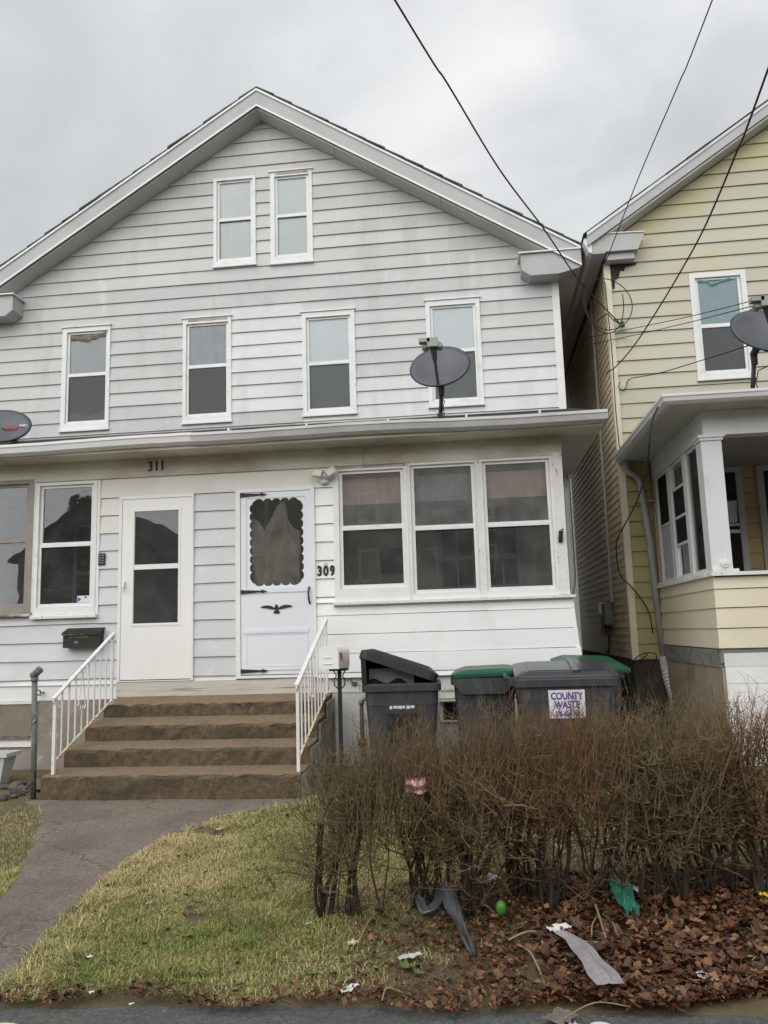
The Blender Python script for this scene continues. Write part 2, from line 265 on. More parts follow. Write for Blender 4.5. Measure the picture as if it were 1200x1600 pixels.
def algae_edge(m, ax, az, sl, reach, colr, amt=.85):
    """yellow-green algae growing in from a raking roof edge"""
    nt = m.node_tree; L = nt.links.new; b = nt.nodes['Principled BSDF']; src = b.inputs['Base Color'].links[0].from_socket
    g = N(nt, 'ShaderNodeNewGeometry'); sp = N(nt, 'ShaderNodeSeparateXYZ'); L(g.outputs['Position'], sp.inputs[0])
    a = N(nt, 'ShaderNodeMath', operation='MULTIPLY_ADD'); L(sp.outputs[2], a.inputs[0]); a.inputs[1].default_value = -1/sl; a.inputs[2].default_value = az/sl-ax
    d = N(nt, 'ShaderNodeMath', operation='ADD'); L(a.outputs[0], d.inputs[0]); L(sp.outputs[0], d.inputs[1])
    n = N(nt, 'ShaderNodeTexNoise'); n.inputs['Scale'].default_value = 2.2; n.inputs['Detail'].default_value = 6; L(g.outputs['Position'], n.inputs[0])
    k = N(nt, 'ShaderNodeMath', operation='MULTIPLY_ADD'); L(n.outputs[0], k.inputs[0]); k.inputs[1].default_value = -2.2*reach; L(d.outputs[0], k.inputs[2])
    r = N(nt, 'ShaderNodeMapRange'); L(k.outputs[0], r.inputs[0]); r.inputs[1].default_value = -.9*reach; r.inputs[2].default_value = .25*reach; r.inputs[3].default_value = amt; r.inputs[4].default_value = 0
    x = N(nt, 'ShaderNodeMix', data_type='RGBA'); L(r.outputs[0], x.inputs[0]); L(src, x.inputs[6]); x.inputs[7].default_value = (*colr, 1); L(x.outputs[2], b.inputs['Base Color'])
# ------------------------------------------------------------------ terrain
import bmesh
def gz(x, y):
    return 0 if y >= 7.15 else max(-.13, -.125*(7.15-y)/3.5)
def slab(name, outer, holes, y0, y1, m, parent):
    bm = bmesh.new()
    for lp in [outer]+holes:
        vs = [bm.verts.new((p[0], y0, p[1])) for p in lp]
        for i in range(len(vs)): bm.edges.new((vs[i], vs[(i+1) % len(vs)]))
    bmesh.ops.triangle_fill(bm, use_beauty=True, edges=bm.edges[:], normal=(0, -1, 0))
    r = bmesh.ops.extrude_face_region(bm, geom=bm.faces[:])
    bmesh.ops.translate(bm, vec=(0, y1-y0, 0), verts=[g for g in r['geom'] if isinstance(g, bmesh.types.BMVert)])
    bmesh.ops.recalc_face_normals(bm, faces=bm.faces)
    me = bpy.data.meshes.new(name); bm.to_mesh(me); bm.free(); me.materials.append(m)
    return link(name, me, parent)
def R4(x0, x1, z0, z1): return [(x0, z0), (x1, z0), (x1, z1), (x0, z1)]
# ground sheet with road shelf
b = MB(); ys = [-400, -60, -20, -7.6, -7.5, -7.45, 0, 3.3, 3.5, 3.62, 3.7]+[3.7+.15*i for i in range(1, 24)]+[7.3, 8.5, 11, 20, 60, 400]; xs = [-400, -60, -12]+[-8+.5*i for i in range(33)]+[12, 60, 400]
def gzz(x, y):
    if y < -7.45: return -.08
    if y < 3.5: return -.19
    if y < 3.7: return -.19+(gz(x, 3.7)+.19)*(y-3.5)/.2
    return gz(x, y)
for y in ys:
    for x in xs: b.v.append((x, y, gzz(x, y)))
nx = len(xs)
for i in range(len(ys)-1):
    for j in range(nx-1): a = i*nx+j; b.f.append((a, a+1, a+nx+1, a+nx))
tag(b.put('ground', SOIL, fix=False), kind='structure')
b = MB(); re = [(-400, 3.54), (-60, 3.54), (-12, 3.54), (-1.94, 3.545), (-1.29, 3.60), (-.61, 3.67), (-.2, 3.675), (.2, 3.63), (.59, 3.67), (1.0, 3.77), (1.6, 3.82), (12, 3.85), (60, 3.85), (400, 3.85)]
pts = []
for (xa, ya), (xb, yb) in zip(re, re[1:]):
    k = 1 if abs(xb-xa) > 15 else max(1, int(abs(xb-xa)/.06))
    for i in range(k):
        t = i/k; pts.append((xa+(xb-xa)*t, ya+(yb-ya)*t+(random.uniform(-.015, .015) if k > 1 else 0)))
pts.append(re[-1]); n = len(pts)
b.v = [(x, y, -.15) for x, y in pts]+[(x, -7.4, -.15) for x, y in pts]+[(x, y+.012, -.185) for x, y in pts]
b.f = [(i, i+n, i+n+1, i+1) for i in range(n-1)]+[(i, i+1, i+2*n+1, i+2*n) for i in range(n-1)]
tag(b.put('road', ASPH, fix=False), kind='structure')
# curved concrete path
PR = [(-1.56, 7.14), (-1.56, 6.96), (-1.93, 6.72), (-2.16, 6.5), (-2.28, 6.2), (-2.37, 5.7), (-2.38, 5.3), (-2.36, 4.9), (-2.30, 4.4), (-2.23, 4.0), (-2.2, 3.66)]
PL = [(-4.15, 7.14), (-4.02, 7.05), (-3.85, 6.9), (-3.68, 6.65), (-3.52, 6.3), (-3.28, 5.8), (-3.12, 5.4), (-2.98, 5.05), (-2.87, 4.7), (-2.78, 4.2), (-2.74, 3.66)]
def pathx(tab, y):
    for (xa, ya), (xb, yb) in zip(tab, tab[1:]):
        if yb <= y <= ya: return xa+(xb-xa)*(ya-y)/(ya-yb) if ya != yb else xa
    return tab[-1][0] if y < tab[-1][1] else tab[0][0]
b = MB()
def pf(u, v):
    y = 7.14-3.48*u; xl, xr = pathx(PL, y), pathx(PR, y)
    wob = .018*sin(y*9.1)+.012*sin(y*23)
    x = xl+(xr-xl)*v+(wob if v in (0, 1) else 0)
    return (x, y, gz(x, y)+.008+.004*sin(x*5+y*3)+(.0 if .04 < v < .96 else -.012))
b.grid(pf, 50, 16); tag(b.put('path', PATHM, smooth=True), kind='structure')
# ================================================================== DOUBLE HOUSE
YU, YF = 11.25, 8.9; AX = -2.96; AZ = 9.27; SL = .635; XL, XR = -7.27, 1.35
house = thing('double_house', (AX, YU, 0), 'grey and white clapboard double house with gable and enclosed porch, marked 309 and 311', 'house')
def rake_x(z, side): # wall line under the soffit
    d = (AZ-z)/SL; return (max(XL, AX-d) if side < 0 else min(XR, AX+d))
UW = {'a1': (-3.725, -3.065, 6.955, 8.38), 'a2': (-2.838, -2.19, 6.93, 8.395), 'w1': (-6.098, -5.336, 4.545, 6.146), 'w2': (-4.195, -3.451, 4.55, 6.15), 'w3': (-2.378, -1.592, 4.557, 6.114), 'w4': (-.547, .235, 4.575, 6.15)}
lowz = 0
outer = [(XL, lowz), (XR, lowz), (XR, 6.53), (AX, AZ), (XL, 6.53)]
main = slab('main_wall', outer, [R4(v[0]+.05, v[1]-.05, v[2]+.05, v[3]-.05) for v in UW.values()], YU, YU+.14, INT, house)
b = MB(); b.box(XL, XL+.14, YU+.14, 17.6, 0, 6.5); b.put('side_wall', GREY, house)
b = MB(); b.box(XR-.14, XR-.002, YU+.14, 17.6, 0, 6.5); sidew = b.put('side_wall', GREY, house)
b = MB(); b.box(XL, XR-.002, 17.6, 17.74, 0, 6.5); b.prism([(XL, 6.5), (XR, 6.5), (AX, AZ)], 'y', 17.6, 17.74); b.put('back_wall', GREY, house)
b = MB(); b.box(XL+.14, XR-.15, YU+.141, 17.6, 3.95, 4.05); b.box(XL+.14, XR-.15, YU+.141, 17.6, 6.55, 6.65); b.box(XL+.14, XR-.15, 14.5, 14.6, 4.06, 6.54); b.box(AX-.05, AX+.05, YU+.142, 14.4, 4.06, 8.9); b.put('interior_floor', INTD, house)
def board(parent, m, x0, x1, z0, z1, Y, proud=.026, cuts=None, name='clapboard', thin=.007, wob=.0028, groove=.018):
    """lapped board; cuts=(x0 at top, x1 at top)"""
    if x1-x0 < .02 or z1-z0 < .008: return None
    xt0, xt1 = cuts if cuts else (x0, x1)
    if xt1-xt0 < .01: xt0 = xt1 = (x0+x1)/2; xt0 -= .005; xt1 += .005
    n = max(1, int((x1-x0)/.7)); bb = MB(); o = random.uniform(-.002, .002)
    for i in range(n+1):
        t = i/n; a = x0+(x1-x0)*t; c = xt0+(xt1-xt0)*t; dz = random.uniform(-wob, wob); dy = random.uniform(-.0015, .0015)
        bb.v += [(a, Y-proud+dy, z0+dz+o*.5), (a, Y+.003, z0+dz), (c, Y+.003, z1-groove), (c, Y-thin, z1-groove)]
    for i in range(n):
        p = i*4
        for q in range(4): bb.f.append((p+q, p+(q+1) % 4, p+4+(q+1) % 4, p+4+q))
    bb.f += [(3, 2, 1, 0), (n*4, n*4+1, n*4+2, n*4+3)]
    return bb.put(name, m, parent)
def courses(parent, zs, xl, xr, holes, Y, mfun, top=None, lap=.012, extra=None, minlen=.02):
    """xl,xr functions of z; zs list of course bottoms, last entry is the top"""
    for k in range(len(zs)-1):
        z0, z1 = zs[k], zs[k+1]; a0, a1, c0, c1 = xl(z0), xr(z0), xl(z1), xr(z1)
        if a1-a0 < .05: continue
        hs = sorted([h for h in holes if h[3] > z0+.01 and h[2] < z1-.01])
        cur = a0
        segs = []
        for h in hs:
            if h[0] > cur: segs.append((cur, min(h[0], a1)))
            if h[2] > z0+.02: segs.append((h[0], h[1], z0, h[2]))
            if h[3] < z1-.02: segs.append((h[0], h[1], h[3], z1))
            cur = max(cur, h[1])
        if cur < a1: segs.append((cur, a1))
        dy = extra(z0) if extra else 0
        for s in segs:
            if len(s) == 4: board(parent, mfun((s[0]+s[1])/2, (s[2]+s[3])/2), s[0], s[1], s[2], s[3]+(lap if s[3] >= z1 else 0), Y+dy); continue
            x0, x1 = s
            parts = [(x0, x1)]
            if x1-x0 > 3.2:                                   # long runs are made of butted lengths
                m = x0+(x1-x0)*random.uniform(.3, .7); parts = [(x0, m-.0008), (m+.0008, x1)]
            for pi_, (p0, p1) in enumerate(parts):
                t0 = c0 if abs(p0-a0) < 1e-6 else p0; t1 = c1 if abs(p1-a1) < 1e-6 else p1
                t0 = max(t0, p0) if abs(p0-a0) < 1e-6 else t0; t1 = min(t1, p1) if abs(p1-a1) < 1e-6 else t1
                board(parent, mfun((p0+p1)/2, z0), p0, p1, z0, z1+lap, Y+dy-(.003 if pi_ else 0), cuts=(t0, t1))
CU = .2043
zu = [4.661+CU*k for k in range(-2, 23)]
zu = [z for z in zu if z < AZ-.02]+[AZ-.015]
def um(x, z):
    if z < 6.2:
        if -3.4 < x < -2.4: return LIGHT if z > 4.62 else (GREY if x < -2.75 else LIGHT)
        if -1.6 < x < -.55: return LIGHT if z < 5.0 else GREY
        if .23 < x: return LIGHT if (z < 5.2 or z > 6.0) else GREY
        if x > -2.4 and z < 4.6: return LIGHT
    return GREY
courses(main, zu, lambda z: max(rake_x(z, -1), XL+.07), lambda z: min(rake_x(z, 1), XR-.078), list(UW.values()), YU, um)
# lower narrow siding beside the porch
zl = [.95+.103*k for k in range(0, 27)]
for z in zl[:-1]: board(main, WHITE, 1.0, XR-.085, z, z+.111, YU, proud=.012)
for z in [.95+.103*2*k for k in range(0, 27)]:
    bb = MB(); bb.v = [(XR+.016, YU+.02, z), (XR, YU+.02, z), (XR, YU+.02, z+.214), (XR+.002, YU+.02, z+.214), (XR+.016, 17.7, z), (XR, 17.7, z), (XR, 17.7, z+.214), (XR+.002, 17.7, z+.214)]
    bb.f = [(0, 1, 2, 3), (7, 6, 5, 4), (0, 4, 5, 1), (1, 5, 6, 2), (2, 6, 7, 3), (3, 7, 4, 0)]; bb.put('clapboard', WHITE, sidew)
b = MB(); b.box(XR-.08, XR+.02, YU-.03, YU+.001, .9, 6.37); b.box(XR+.001, XR+.02, YU+.0015, YU+.09, .9, 6.37); b.put('corner_board', TRIM, house)
b = MB(); b.box(XL-.02, XL+.07, YU-.03, YU+.001, .9, 6.37); b.put('corner_board', TRIM, house)
b = MB(); b.box(XL-.05, XR+.03, YU-.05, YU-.002, -.2, .9); b.put('foundation', CONC, house)
# ---- rakes, soffits, roof
YR = 10.92; SLP = sqrt(1+SL*SL)
for s in (-1, 1):
    def P(d, z): return (AX+s*d, AZ+z-SL*d)        # d along from apex
    D = 4.63
    b = MB(); b.hexa([(AX, YR, AZ+.06), (AX+s*D, YR, AZ+.06-SL*D), (AX+s*D, YR+.03, AZ+.06-SL*D), (AX, YR+.03, AZ+.06), (AX, YR, AZ+.315), (AX+s*D, YR, AZ+.315-SL*D), (AX+s*D, YR+.03, AZ+.315-SL*D), (AX, YR+.03, AZ+.315)])
    rk = b.put('rake_board', RAKE, house)
    for (za, zb, pr) in ((.30, .335, .018), (.045, .078, .012)):
        b = MB(); b.hexa([(AX, YR-pr, AZ+za), (AX+s*D, YR-pr, AZ+za-SL*D), (AX+s*D, YR-.001, AZ+za-SL*D), (AX, YR-.001, AZ+za), (AX, YR-pr, AZ+zb), (AX+s*D, YR-pr, AZ+zb-SL*D), (AX+s*D, YR-.001, AZ+zb-SL*D), (AX, YR-.001, AZ+zb)])
        b.put('drip_edge', TRIM, rk)
    for (d0, d1) in ((0, 1.15), (1.155, 2.7), (2.705, 4.2)):
        b = MB(); b.hexa([(AX+s*d0, YR+.031, AZ+.02-SL*d0), (AX+s*d1, YR+.031, AZ+.02-SL*d1), (AX+s*d1, YU+.02, AZ+.0-SL*d1), (AX+s*d0, YU+.02, AZ+.0-SL*d0), (AX+s*d0, YR+.031, AZ+.05-SL*d0), (AX+s*d1, YR+.031, AZ+.05-SL*d1), (AX+s*d1, YU+.02, AZ+.05-SL*d1), (AX+s*d0, YU+.02, AZ+.05-SL*d0)])
        b.put('soffit_panel', SOFFIT, house)
    b = MB(); D2 = 4.66
    b.hexa([(AX, YR+.032, AZ+.27), (AX+s*D2, YR+.032, AZ+.27-SL*D2), (AX+s*D2, 17.9, AZ+.27-SL*D2), (AX, 17.9, AZ+.27), (AX, YR+.032, AZ+.338), (AX+s*D2, YR+.032, AZ+.338-SL*D2), (AX+s*D2, 17.9, AZ+.338-SL*D2), (AX, 17.9, AZ+.338)])
    roof = b.put('roof', SHINGLE, house)
    k = 17
    for i in range(k):
        d1 = D2+.03-(D2+.03)*i/k; d0 = max(0, d1-(D2/k)-.05); yj = YR-.02+random.choice([0, 0, .006, -.012, .012]); za, zb = .343, .366
        b = MB(); b.hexa([(AX+s*d0, yj, AZ+za-SL*d0), (AX+s*d1, yj, AZ+za+.010-SL*d1), (AX+s*d1, 17.95, AZ+za+.010-SL*d1), (AX+s*d0, 17.95, AZ+za-SL*d0), (AX+s*d0, yj, AZ+zb-SL*d0), (AX+s*d1, yj, AZ+zb+.020-SL*d1), (AX+s*d1, 17.95, AZ+zb+.020-SL*d1), (AX+s*d0, 17.95, AZ+zb-SL*d0)])
        b.put('shingle_course', SHINGLE, roof)
    # boxed eave return
    e0, e1 = 3.80, 4.62; zt = 6.625
    b = MB(); b.prism([(AX+s*e1, 6.37), (AX+s*e1, zt-.005), (AX+s*(e0+.02), zt-.005), (AX+s*e0, 6.60), (AX+s*e0, 6.39), (AX+s*(e0+.12), 6.30), (AX+s*(e1-.3), 6.30)], 'y', 10.94, YU-.021); ev = b.put('eave_return', RAKE, house)
    b = MB(); b.box(*sorted((AX+s*(e0-.03), AX+s*(e1+.01))), 10.90, YU-.02, zt, zt+.018); b.put('drip_edge', TRIM, ev)
    b = MB(); b.box(*sorted((AX+s*4.33, AX+s*4.62)), YU, 17.7, 6.36, 6.385); b.put('soffit_panel', SOFFIT, house)
    b = MB(); b.prism([(AX+s*4.57, 6.385), (AX+s*4.57, 6.55), (AX+s*4.60, 6.55), (AX+s*4.60, 6.385)], 'y', 10.96, 17.8); b.put('gutter', GUT, house)
# ---- sash windows
def sash_window(parent, x0, x1, z0, z1, Y, cas, m, mid, gl=.05, shade=None, screen=True, wood=None, proud=.035, sill=True, glass=None, depth=.032, lower=None, topg=.03, glass2=None):
    """casing mesh is the window part; sashes, panes, screen and shade are its pieces"""
    wood = wood or m; glass = glass or GLASS
    cl, cr, cbm, ct = cas
    b = MB(); b.frame(x0, x1, z0, z1, Y-proud, Y+.03, cl, cr, cbm, ct)
    w = b.put('window', wood, parent)
    a0, a1, c0, c1 = x0+cl, x1-cr, z0+cbm, z1-ct
    g = .002
    s1 = MB(); s1.frame(a0+g, a1-g, mid+.012, c1-g, Y-.004, Y+.026, gl*.75, None, .03, topg); s1.put('upper_sash', m, w)
    s2 = MB(); s2.frame(a0+g, a1-g, c0+g, mid+.02, Y-.012+.0, Y-.0045, gl*.7, None, gl*.8, .032); s2.put('lower_sash', m, w)
    b = MB(); b.box(a0+.02, a1-.02, Y+.012, Y+.014, mid+.02, c1-.012); b.put('pane', glass, w)
    b = MB(); b.box(a0+.02, a1-.02, Y+.016, Y+.018, c0+.01, mid+.01); b.put('pane', glass2 or glass, w)
    if screen:
        b = MB(); b.box(a0+.02, a1-.02, Y-.003, Y-.0022, c0+.02, mid+.01); b.put('insect_screen', SCREEN, w)
    if shade:
        mt, zb = shade; b = MB(); am = .12 if mt.name in ('white_roller_shade', 'slat_blind') else .5 if mt.name == 'cream_sheet' else 1
        b.grid(lambda u, v: (a0-.02+(a1-a0+.04)*u, Y+depth+am*(.006*sin(u*23+v*2)+.004*sin(u*51)), zb+(c1+.02-zb)*v), 40, 4); b.put('shade', mt, w, smooth=True)
    if lower:
        mt, zt2 = lower; b = MB(); b.grid(lambda u, v: (a0-.02+(a1-a0+.04)*u, Y+depth+.012+.006*sin(u*19+1), c0-.03+(zt2+.02*sin(u*9)+.012*sin(u*31)-c0+.03)*v), 30, 3); b.put('curtain', mt, w, smooth=True)
    if sill:
        b = MB(); b.box(x0-.012, x1+.012, Y-proud-.022, Y-.0, z0-.03, z0-.002); b.put('sill', wood, w)
    return w
SHW = mat('white_roller_shade', (.86, .875, .885), (.83, .845, .855), sc=3, rough=.7); SHG = mat('grey_sheet', (.30, .305, .315), (.25, .255, .265), sc=3, rough=.8)
SHP = mat('plastic_film', (.31, .325, .34), (.22, .235, .245), sc=5, rough=.35, bump=.6, bsc=7); SHC = mat('cream_sheet', (.70, .695, .69), (.64, .635, .63), sc=4, rough=.8)
BLIND = mat('slat_blind', (.74, .75, .75), (.58, .59, .59), sc=1, st=(.01, .01, 190), rough=.6)
SHD = mat('dark_curtain', (.085, .085, .088), (.05, .05, .052), sc=4, rough=.85)
VALB = mat('brown_bunched_cloth', (.14, .105, .08), (.25, .21, .17), sc=12, rough=.9, bump=.5)
w1 = sash_window(house, *UW['w1'], YU, (.07, .035, .09, .07), VINYL, 5.385, shade=(SHG, 5.36), lower=(SHC, 4.80))
b = MB(); b.grid(lambda u, v: (-5.99+.62*u, YU+.008-.012*sin(v*pi)-.006*sin(u*23), 5.955+.035*(u > .5)+.075*v+.012*sin(u*9)-.03*sin(u*pi)*(1-v)), 24, 5); b.put('valance', VALB, w1, smooth=True)
w2 = sash_window(house, *UW['w2'], YU, (.05, .045, .085, .08), VINYL, 5.39, shade=(SHP, 5.36), lower=(SHD, 5.2), glass=GLASSW)
w3 = sash_window(house, *UW['w3'], YU, (.06, .06, .05, .08), VINYL, 5.315, shade=(SHW, 4.6))
w4 = sash_window(house, *UW['w4'], YU, (.06, .06, .06, .08), VINYL, 5.37, shade=(SHW, 4.65))
a1 = sash_window(house, *UW['a1'], YU, (.05, .045, .075, .04), VINYL, 7.69, shade=(SHC, 7.0), screen=False)
a2 = sash_window(house, *UW['a2'], YU, (.07, .055, .09, .07), VINYL, 7.675, shade=(BLIND, 6.98), screen=False)
for wn, (x0, x1, z0, z1), wd in ((w2, UW['w2'], ROTWOOD), (a2, UW['a2'], ROTWOOD), (w1, UW['w1'], PEEL), (w3, UW['w3'], TRIM), (w4, UW['w4'], TRIM)):
    b = MB(); b.box(x0-.02, x1+.02, YU-.055, YU-.0, z1+.002, z1+.022); b.put('head_drip', wd if wd is not ROTWOOD else VINYL, wn)
    if wd is ROTWOOD: b = MB(); b.box(x0+.08, x1-.06, YU-.0365, YU-.034, z1-.05, z1-.012); b.put('bare_wood_strip', ROTWOOD, wn)
# ---- porch walls
PX0, PX1 = -6.9, 1.0
OP = {'wa': (-5.95, -5.108, 1.755, 3.315), 'wb': (-5.092, -4.335, 1.72, 3.262), 'd1': (-4.062, -3.172, .94, 3.048), 'd2': (-2.68, -1.768, .946, 3.06), 'p1': (-1.53, -.72, 1.745, 3.237), 'p2': (-.685, .045, 1.745, 3.262), 'p3': (.11, .88, 1.745, 3.262)}
pw = slab('porch_wall', R4(PX0, PX1, .0, 3.47), [R4(v[0]+.03, v[1]-.03, v[2]+(.03 if k[0] != 'd' else .012), v[3]-.03) for k, v in OP.items()], YF, YF+.1, INT, house)
CP = .2058; zp = [.988+CP*k for k in range(0, 11)]+[3.262]
zp_lo = [.906, .960]+zp[1:] if False else zp
holes = [(v[0], v[1], v[2], v[3]) for v in OP.values()]
holes[5] = (-.72, .11, 1.745, 3.3); holes[4] = (-1.53, -.72, 1.745, 3.3); holes[6] = (.11, PX1, 1.745, 3.3); holes[0] = (-5.95, -5.092, 1.72, 3.32)
def pm(x, z):
    if x > -1.77: return WHITE
    if z > 3.0 or (z > 2.8 and x < -3.1): return CREAMW
    if x < -4.0 and z > 2.6: return CREAMW
    return PGREY
flare = lambda z: 0
def pxr(z): return PX1
courses(pw, zp, lambda z: PX0, lambda z: PX1, holes+[(-1.768, PX1, 0, 1.745)], YF, pm)
# flared skirt courses of 309, reaching the corner
fl = [(1.605, 1.745, 0, 1.03), (1.399, 1.605, .008, 1.04), (1.193, 1.399, .022, 1.055), (.985, 1.193, .04, 1.075), (.93, .985, .045, 1.078)]
for z0, z1, dy, xe in fl:
    board(pw, WHITE, -1.768, xe, z0, z1+.012, YF-dy, proud=.026, thin=.007+(.010 if dy else 0), cuts=(-1.768, xe-.008))
    b = MB(); b.hexa([(xe-.05, YF-dy-.026, z0), (xe+.004, YF-dy-.026, z0), (xe+.004, YU, z0), (xe-.05, YU, z0), (xe-.05, YF-dy-.008, z1), (xe-.006, YF-dy-.008, z1), (xe-.006, YU, z1), (xe-.05, YU, z1)])
    b.put('corner_clapboard', WHITE, pw)
for x0, x1, m in ((PX0, -4.062, PGREY), (-3.172, -2.68, PGREY)):
    board(pw, m, x0, x1, .92, .985, YF, proud=.03)
# skirt / rim boards below the siding
for x0, x1, z0, z1, m, y in ((PX0, -4.063, .755, .915, TRIM, .012), (-4.06, -1.80, .775, .935, WOODSILL, .035), (-1.78, 1.03, .77, .925, PEEL, .02)):
    b = MB(); b.box(x0, x1, YF-y, YF+.0-.001, z0, z1); b.put('skirt_board', m, house)
# foundations
b = MB(); b.box(PX0, -5.52, YF-.01, YF-.001, -.2, .752); b.box(-5.52, -5.0, YF-.01, YF-.001, -.2, .25); b.box(-5.0, -4.0, YF-.01, YF-.001, -.2, .752); b.put('foundation', CONC, house)
b = MB(); b.box(-1.7, -.42, YF-.012, YF-.001, -.2, .768); b.box(-.42, -.2, YF-.012, YF-.001, -.2, .45); b.box(-.2, 1.0, YF-.012, YF-.001, -.2, .768); b.put('foundation', PAINTF, house)
b = MB(); b.frame(-.44, -.19, .44, .70, YF-.03, YF-.013, .03, None, .02, .06); bw = b.put('basement_window', TRIM, house)
b = MB(); b.box(-.41, -.22, YF-.016, YF-.0125, .46, .64); b.put('pane', BLACK, bw)
b = MB(); b.box(-.46, -.17, YF-.10, YF-.03, .66, .675); b.box(-.46, -.17, YF-.06, YF-.03, .69, .70); b.put('sill', TRIM, bw)
# vent with expanded-metal mesh
b = MB(); b.box(-5.52, -5.0, YF+.001, YF+.004, .25, .75); b.put('vent_recess', INTD, house)
b = MB(); b.frame(-5.53, -5.0, .25, .752, YF-.03, YF-.0105, .05, .055, .05, .03); vf = b.put('vent_frame', PEEL, house)
b = MB(); b.box(-5.5, -5.04, YF-.028, YF-.02, .33, .37); b.put('vent_rail', GALV, vf)
b = MB(); k = 24
for i in range(-k, k):
    for sg in (1, -1):
        x0 = -5.28+i*.019; pts = []
        za, zb = .37, .735
        xa, xb = x0, x0+sg*(zb-za)*.75
        t0, t1 = 0, 1
        lo, hi = -5.475, -5.058
        def cl(x): return (x-xa)/(xb-xa)
        ta, tb = sorted((cl(lo), cl(hi))); t0, t1 = max(0, ta), min(1, tb)
        if t1-t0 < .03: continue
        b.tube([(xa+(xb-xa)*t0, YF-.022+sg*.002, za+(zb-za)*t0), (xa+(xb-xa)*t1, YF-.022+sg*.002, za+(zb-za)*t1)], .0028, 4)
b.put('mesh_grille', mat('rusty_mesh', (.30, .25, .19), (.2, .16, .12), sc=20, rough=.7), vf)
# ---- porch windows and doors
BRN = mat('grey_brown_window_paint', (.30, .285, .25), (.24, .225, .195), sc=5, rough=.6, stain=(.36, .2, .1), ssc=9, sst=(3, 3, .6), sth=(.6, .66), samt=.7)
wa = sash_window(house, *OP['wa'], YF, (.07, .07, .06, .05), BRN, 2.585, screen=False, glass=GLASSD)
wb = sash_window(house, *OP['wb'], YF, (.045, .045, .085, .035), VINYL, 2.51, screen=False, glass=GLASSD, gl=.045)
for x0, x1, z, m in ((-5.97, -5.10, 1.735, ROTWOOD), (-5.10, -4.30, 1.70, PEEL)):
    b = MB(); b.box(x0, x1, YF-.075, YF-.036, z-.028, z); b.put('porch_sill', m, house)
b = MB(); b.box(-5.108, -5.09, YF-.035, YF+.02, 1.71, 3.31); b.put('mullion', PEEL, house)
b = MB(); b.box(-4.333, -4.30, YF-.03, YF+.0, 1.70, 3.262); b.put('casing', TRIM, house)
STICK = mat('paper_sticker', (.72, .74, .75), (.66, .68, .7), sc=9, rough=.6); BLUE = mat('blue_print', (.05, .11, .36), rough=.6)
b = MB(); b.box(-4.575, -4.425, YF+.0145, YF+.0155, 1.848, 1.925); st = b.put('sticker', STICK, wb)
b = MB(); b.prism([(-4.57, 1.852), (-4.522, 1.884), (-4.57, 1.915)], 'y', YF+.0138, YF+.0144); b.box(-4.49, -4.455, YF+.0138, YF+.0144, 1.898, 1.915); b.put('sticker_print', BLUE, st)
b = MB(); b.box(-4.565, -4.49, YF+.0105, YF+.0115, 3.085, 3.155); b.put('sticker', mat('faded_sticker', (.30, .34, .35), (.22, .26, .27), sc=60, rough=.6), wb)
for k in ('p1', 'p2', 'p3'):
    x0, x1, z0, z1 = OP[k]
    cas = {'p1': (.04, .03, .145, .02), 'p2': (.0, .0, .065, .02), 'p3': (.012, .022, .065, .02)}[k]
    cas = tuple(max(c, .006) for c in cas)
    sash_window(house, x0, x1, z0, z1, YF, cas, VINYL, {'p1': 2.555, 'p2': 2.52, 'p3': 2.522}[k], gl=.05, screen=False, wood=TRIM, sill=False, glass=GLASSU, glass2=GLASSL)
b = MB(); b.box(-1.56, -.72, YF-.02, YF, 3.239, 3.27); b.put('bare_lintel_strip', ROTWOOD, house)
b = MB(); b.box(-.719, .88, YF-.02, YF+.0, 3.264, 3.275); b.put('lintel_strip', PEEL, house)
for x0, x1 in ((-.72, -.685), (.045, .11)):
    b = MB(); b.box(x0, x1, YF-.03, YF+.05, 1.75, 3.263); b.put('mullion', PEEL, house)
b = MB(); b.box(-1.555, -1.53, YF-.03, YF+.0, 1.745, 3.24); b.put('casing', TRIM, house)
b = MB(); b.box(.88, PX1-.005, YF-.036, YF-.001, 1.75, 3.24); b.prism([(.88, 3.241), (PX1-.005, 3.241), (PX1-.04, 3.3), (.88, 3.3)], 'y', YF-.036, YF-.001); b.put('corner_post', PEEL, house)
b = MB(); b.box(-1.57, 1.05, YF-.075, YF-.037, 1.715, 1.744); b.box(-1.57, 1.02, YF-.0369, YF-.0, 1.70, 1.744); b.put('porch_sill', PEEL, house)
# doors
b = MB(); x0, x1, z0, z1 = OP['d1']; b.frame(x0, x1, z0, z1, YF-.04, YF-.0, .036, .022, .012, .034); dc = b.put('door_frame', TRIM, house)
DOORW = mat('white_storm_door', (.81, .80, .78), (.77, .765, .745), sc=2, rough=.35)
d = slab('storm_door', R4(-4.024, -3.196, .962, 3.012), [R4(-3.876, -3.353, 2.252, 2.868), R4(-3.88, -3.353, 1.585, 2.196)], YF-.032, YF-.006, DOORW, house)
for za, zb in ((2.252, 2.868), (1.585, 2.196)):
    b = MB(); b.box(-3.885, -3.345, YF-.02, YF-.017, za-.005, zb+.005); b.put('pane', GLASSD, d)
b = MB(); b.frame(-3.905, -3.325, 1.555, 2.89, YF-.037, YF-.0325, .022); b.put('glazing_bead', DOORW, d)
b = MB(); b.box(-4.0, -3.972, YF-.06, YF-.0325, 2.0, 2.07); b.tube([(-3.985, YF-.062, 1.95), (-3.982, YF-.075, 2.0), (-3.985, YF-.062, 2.06)], .009, 8); b.put('handle', DOORW, d)
b = MB(); b.box(-4.02, -3.2, YF-.03, YF-.008, .945, .96); b.put('threshold', BLACK, d)
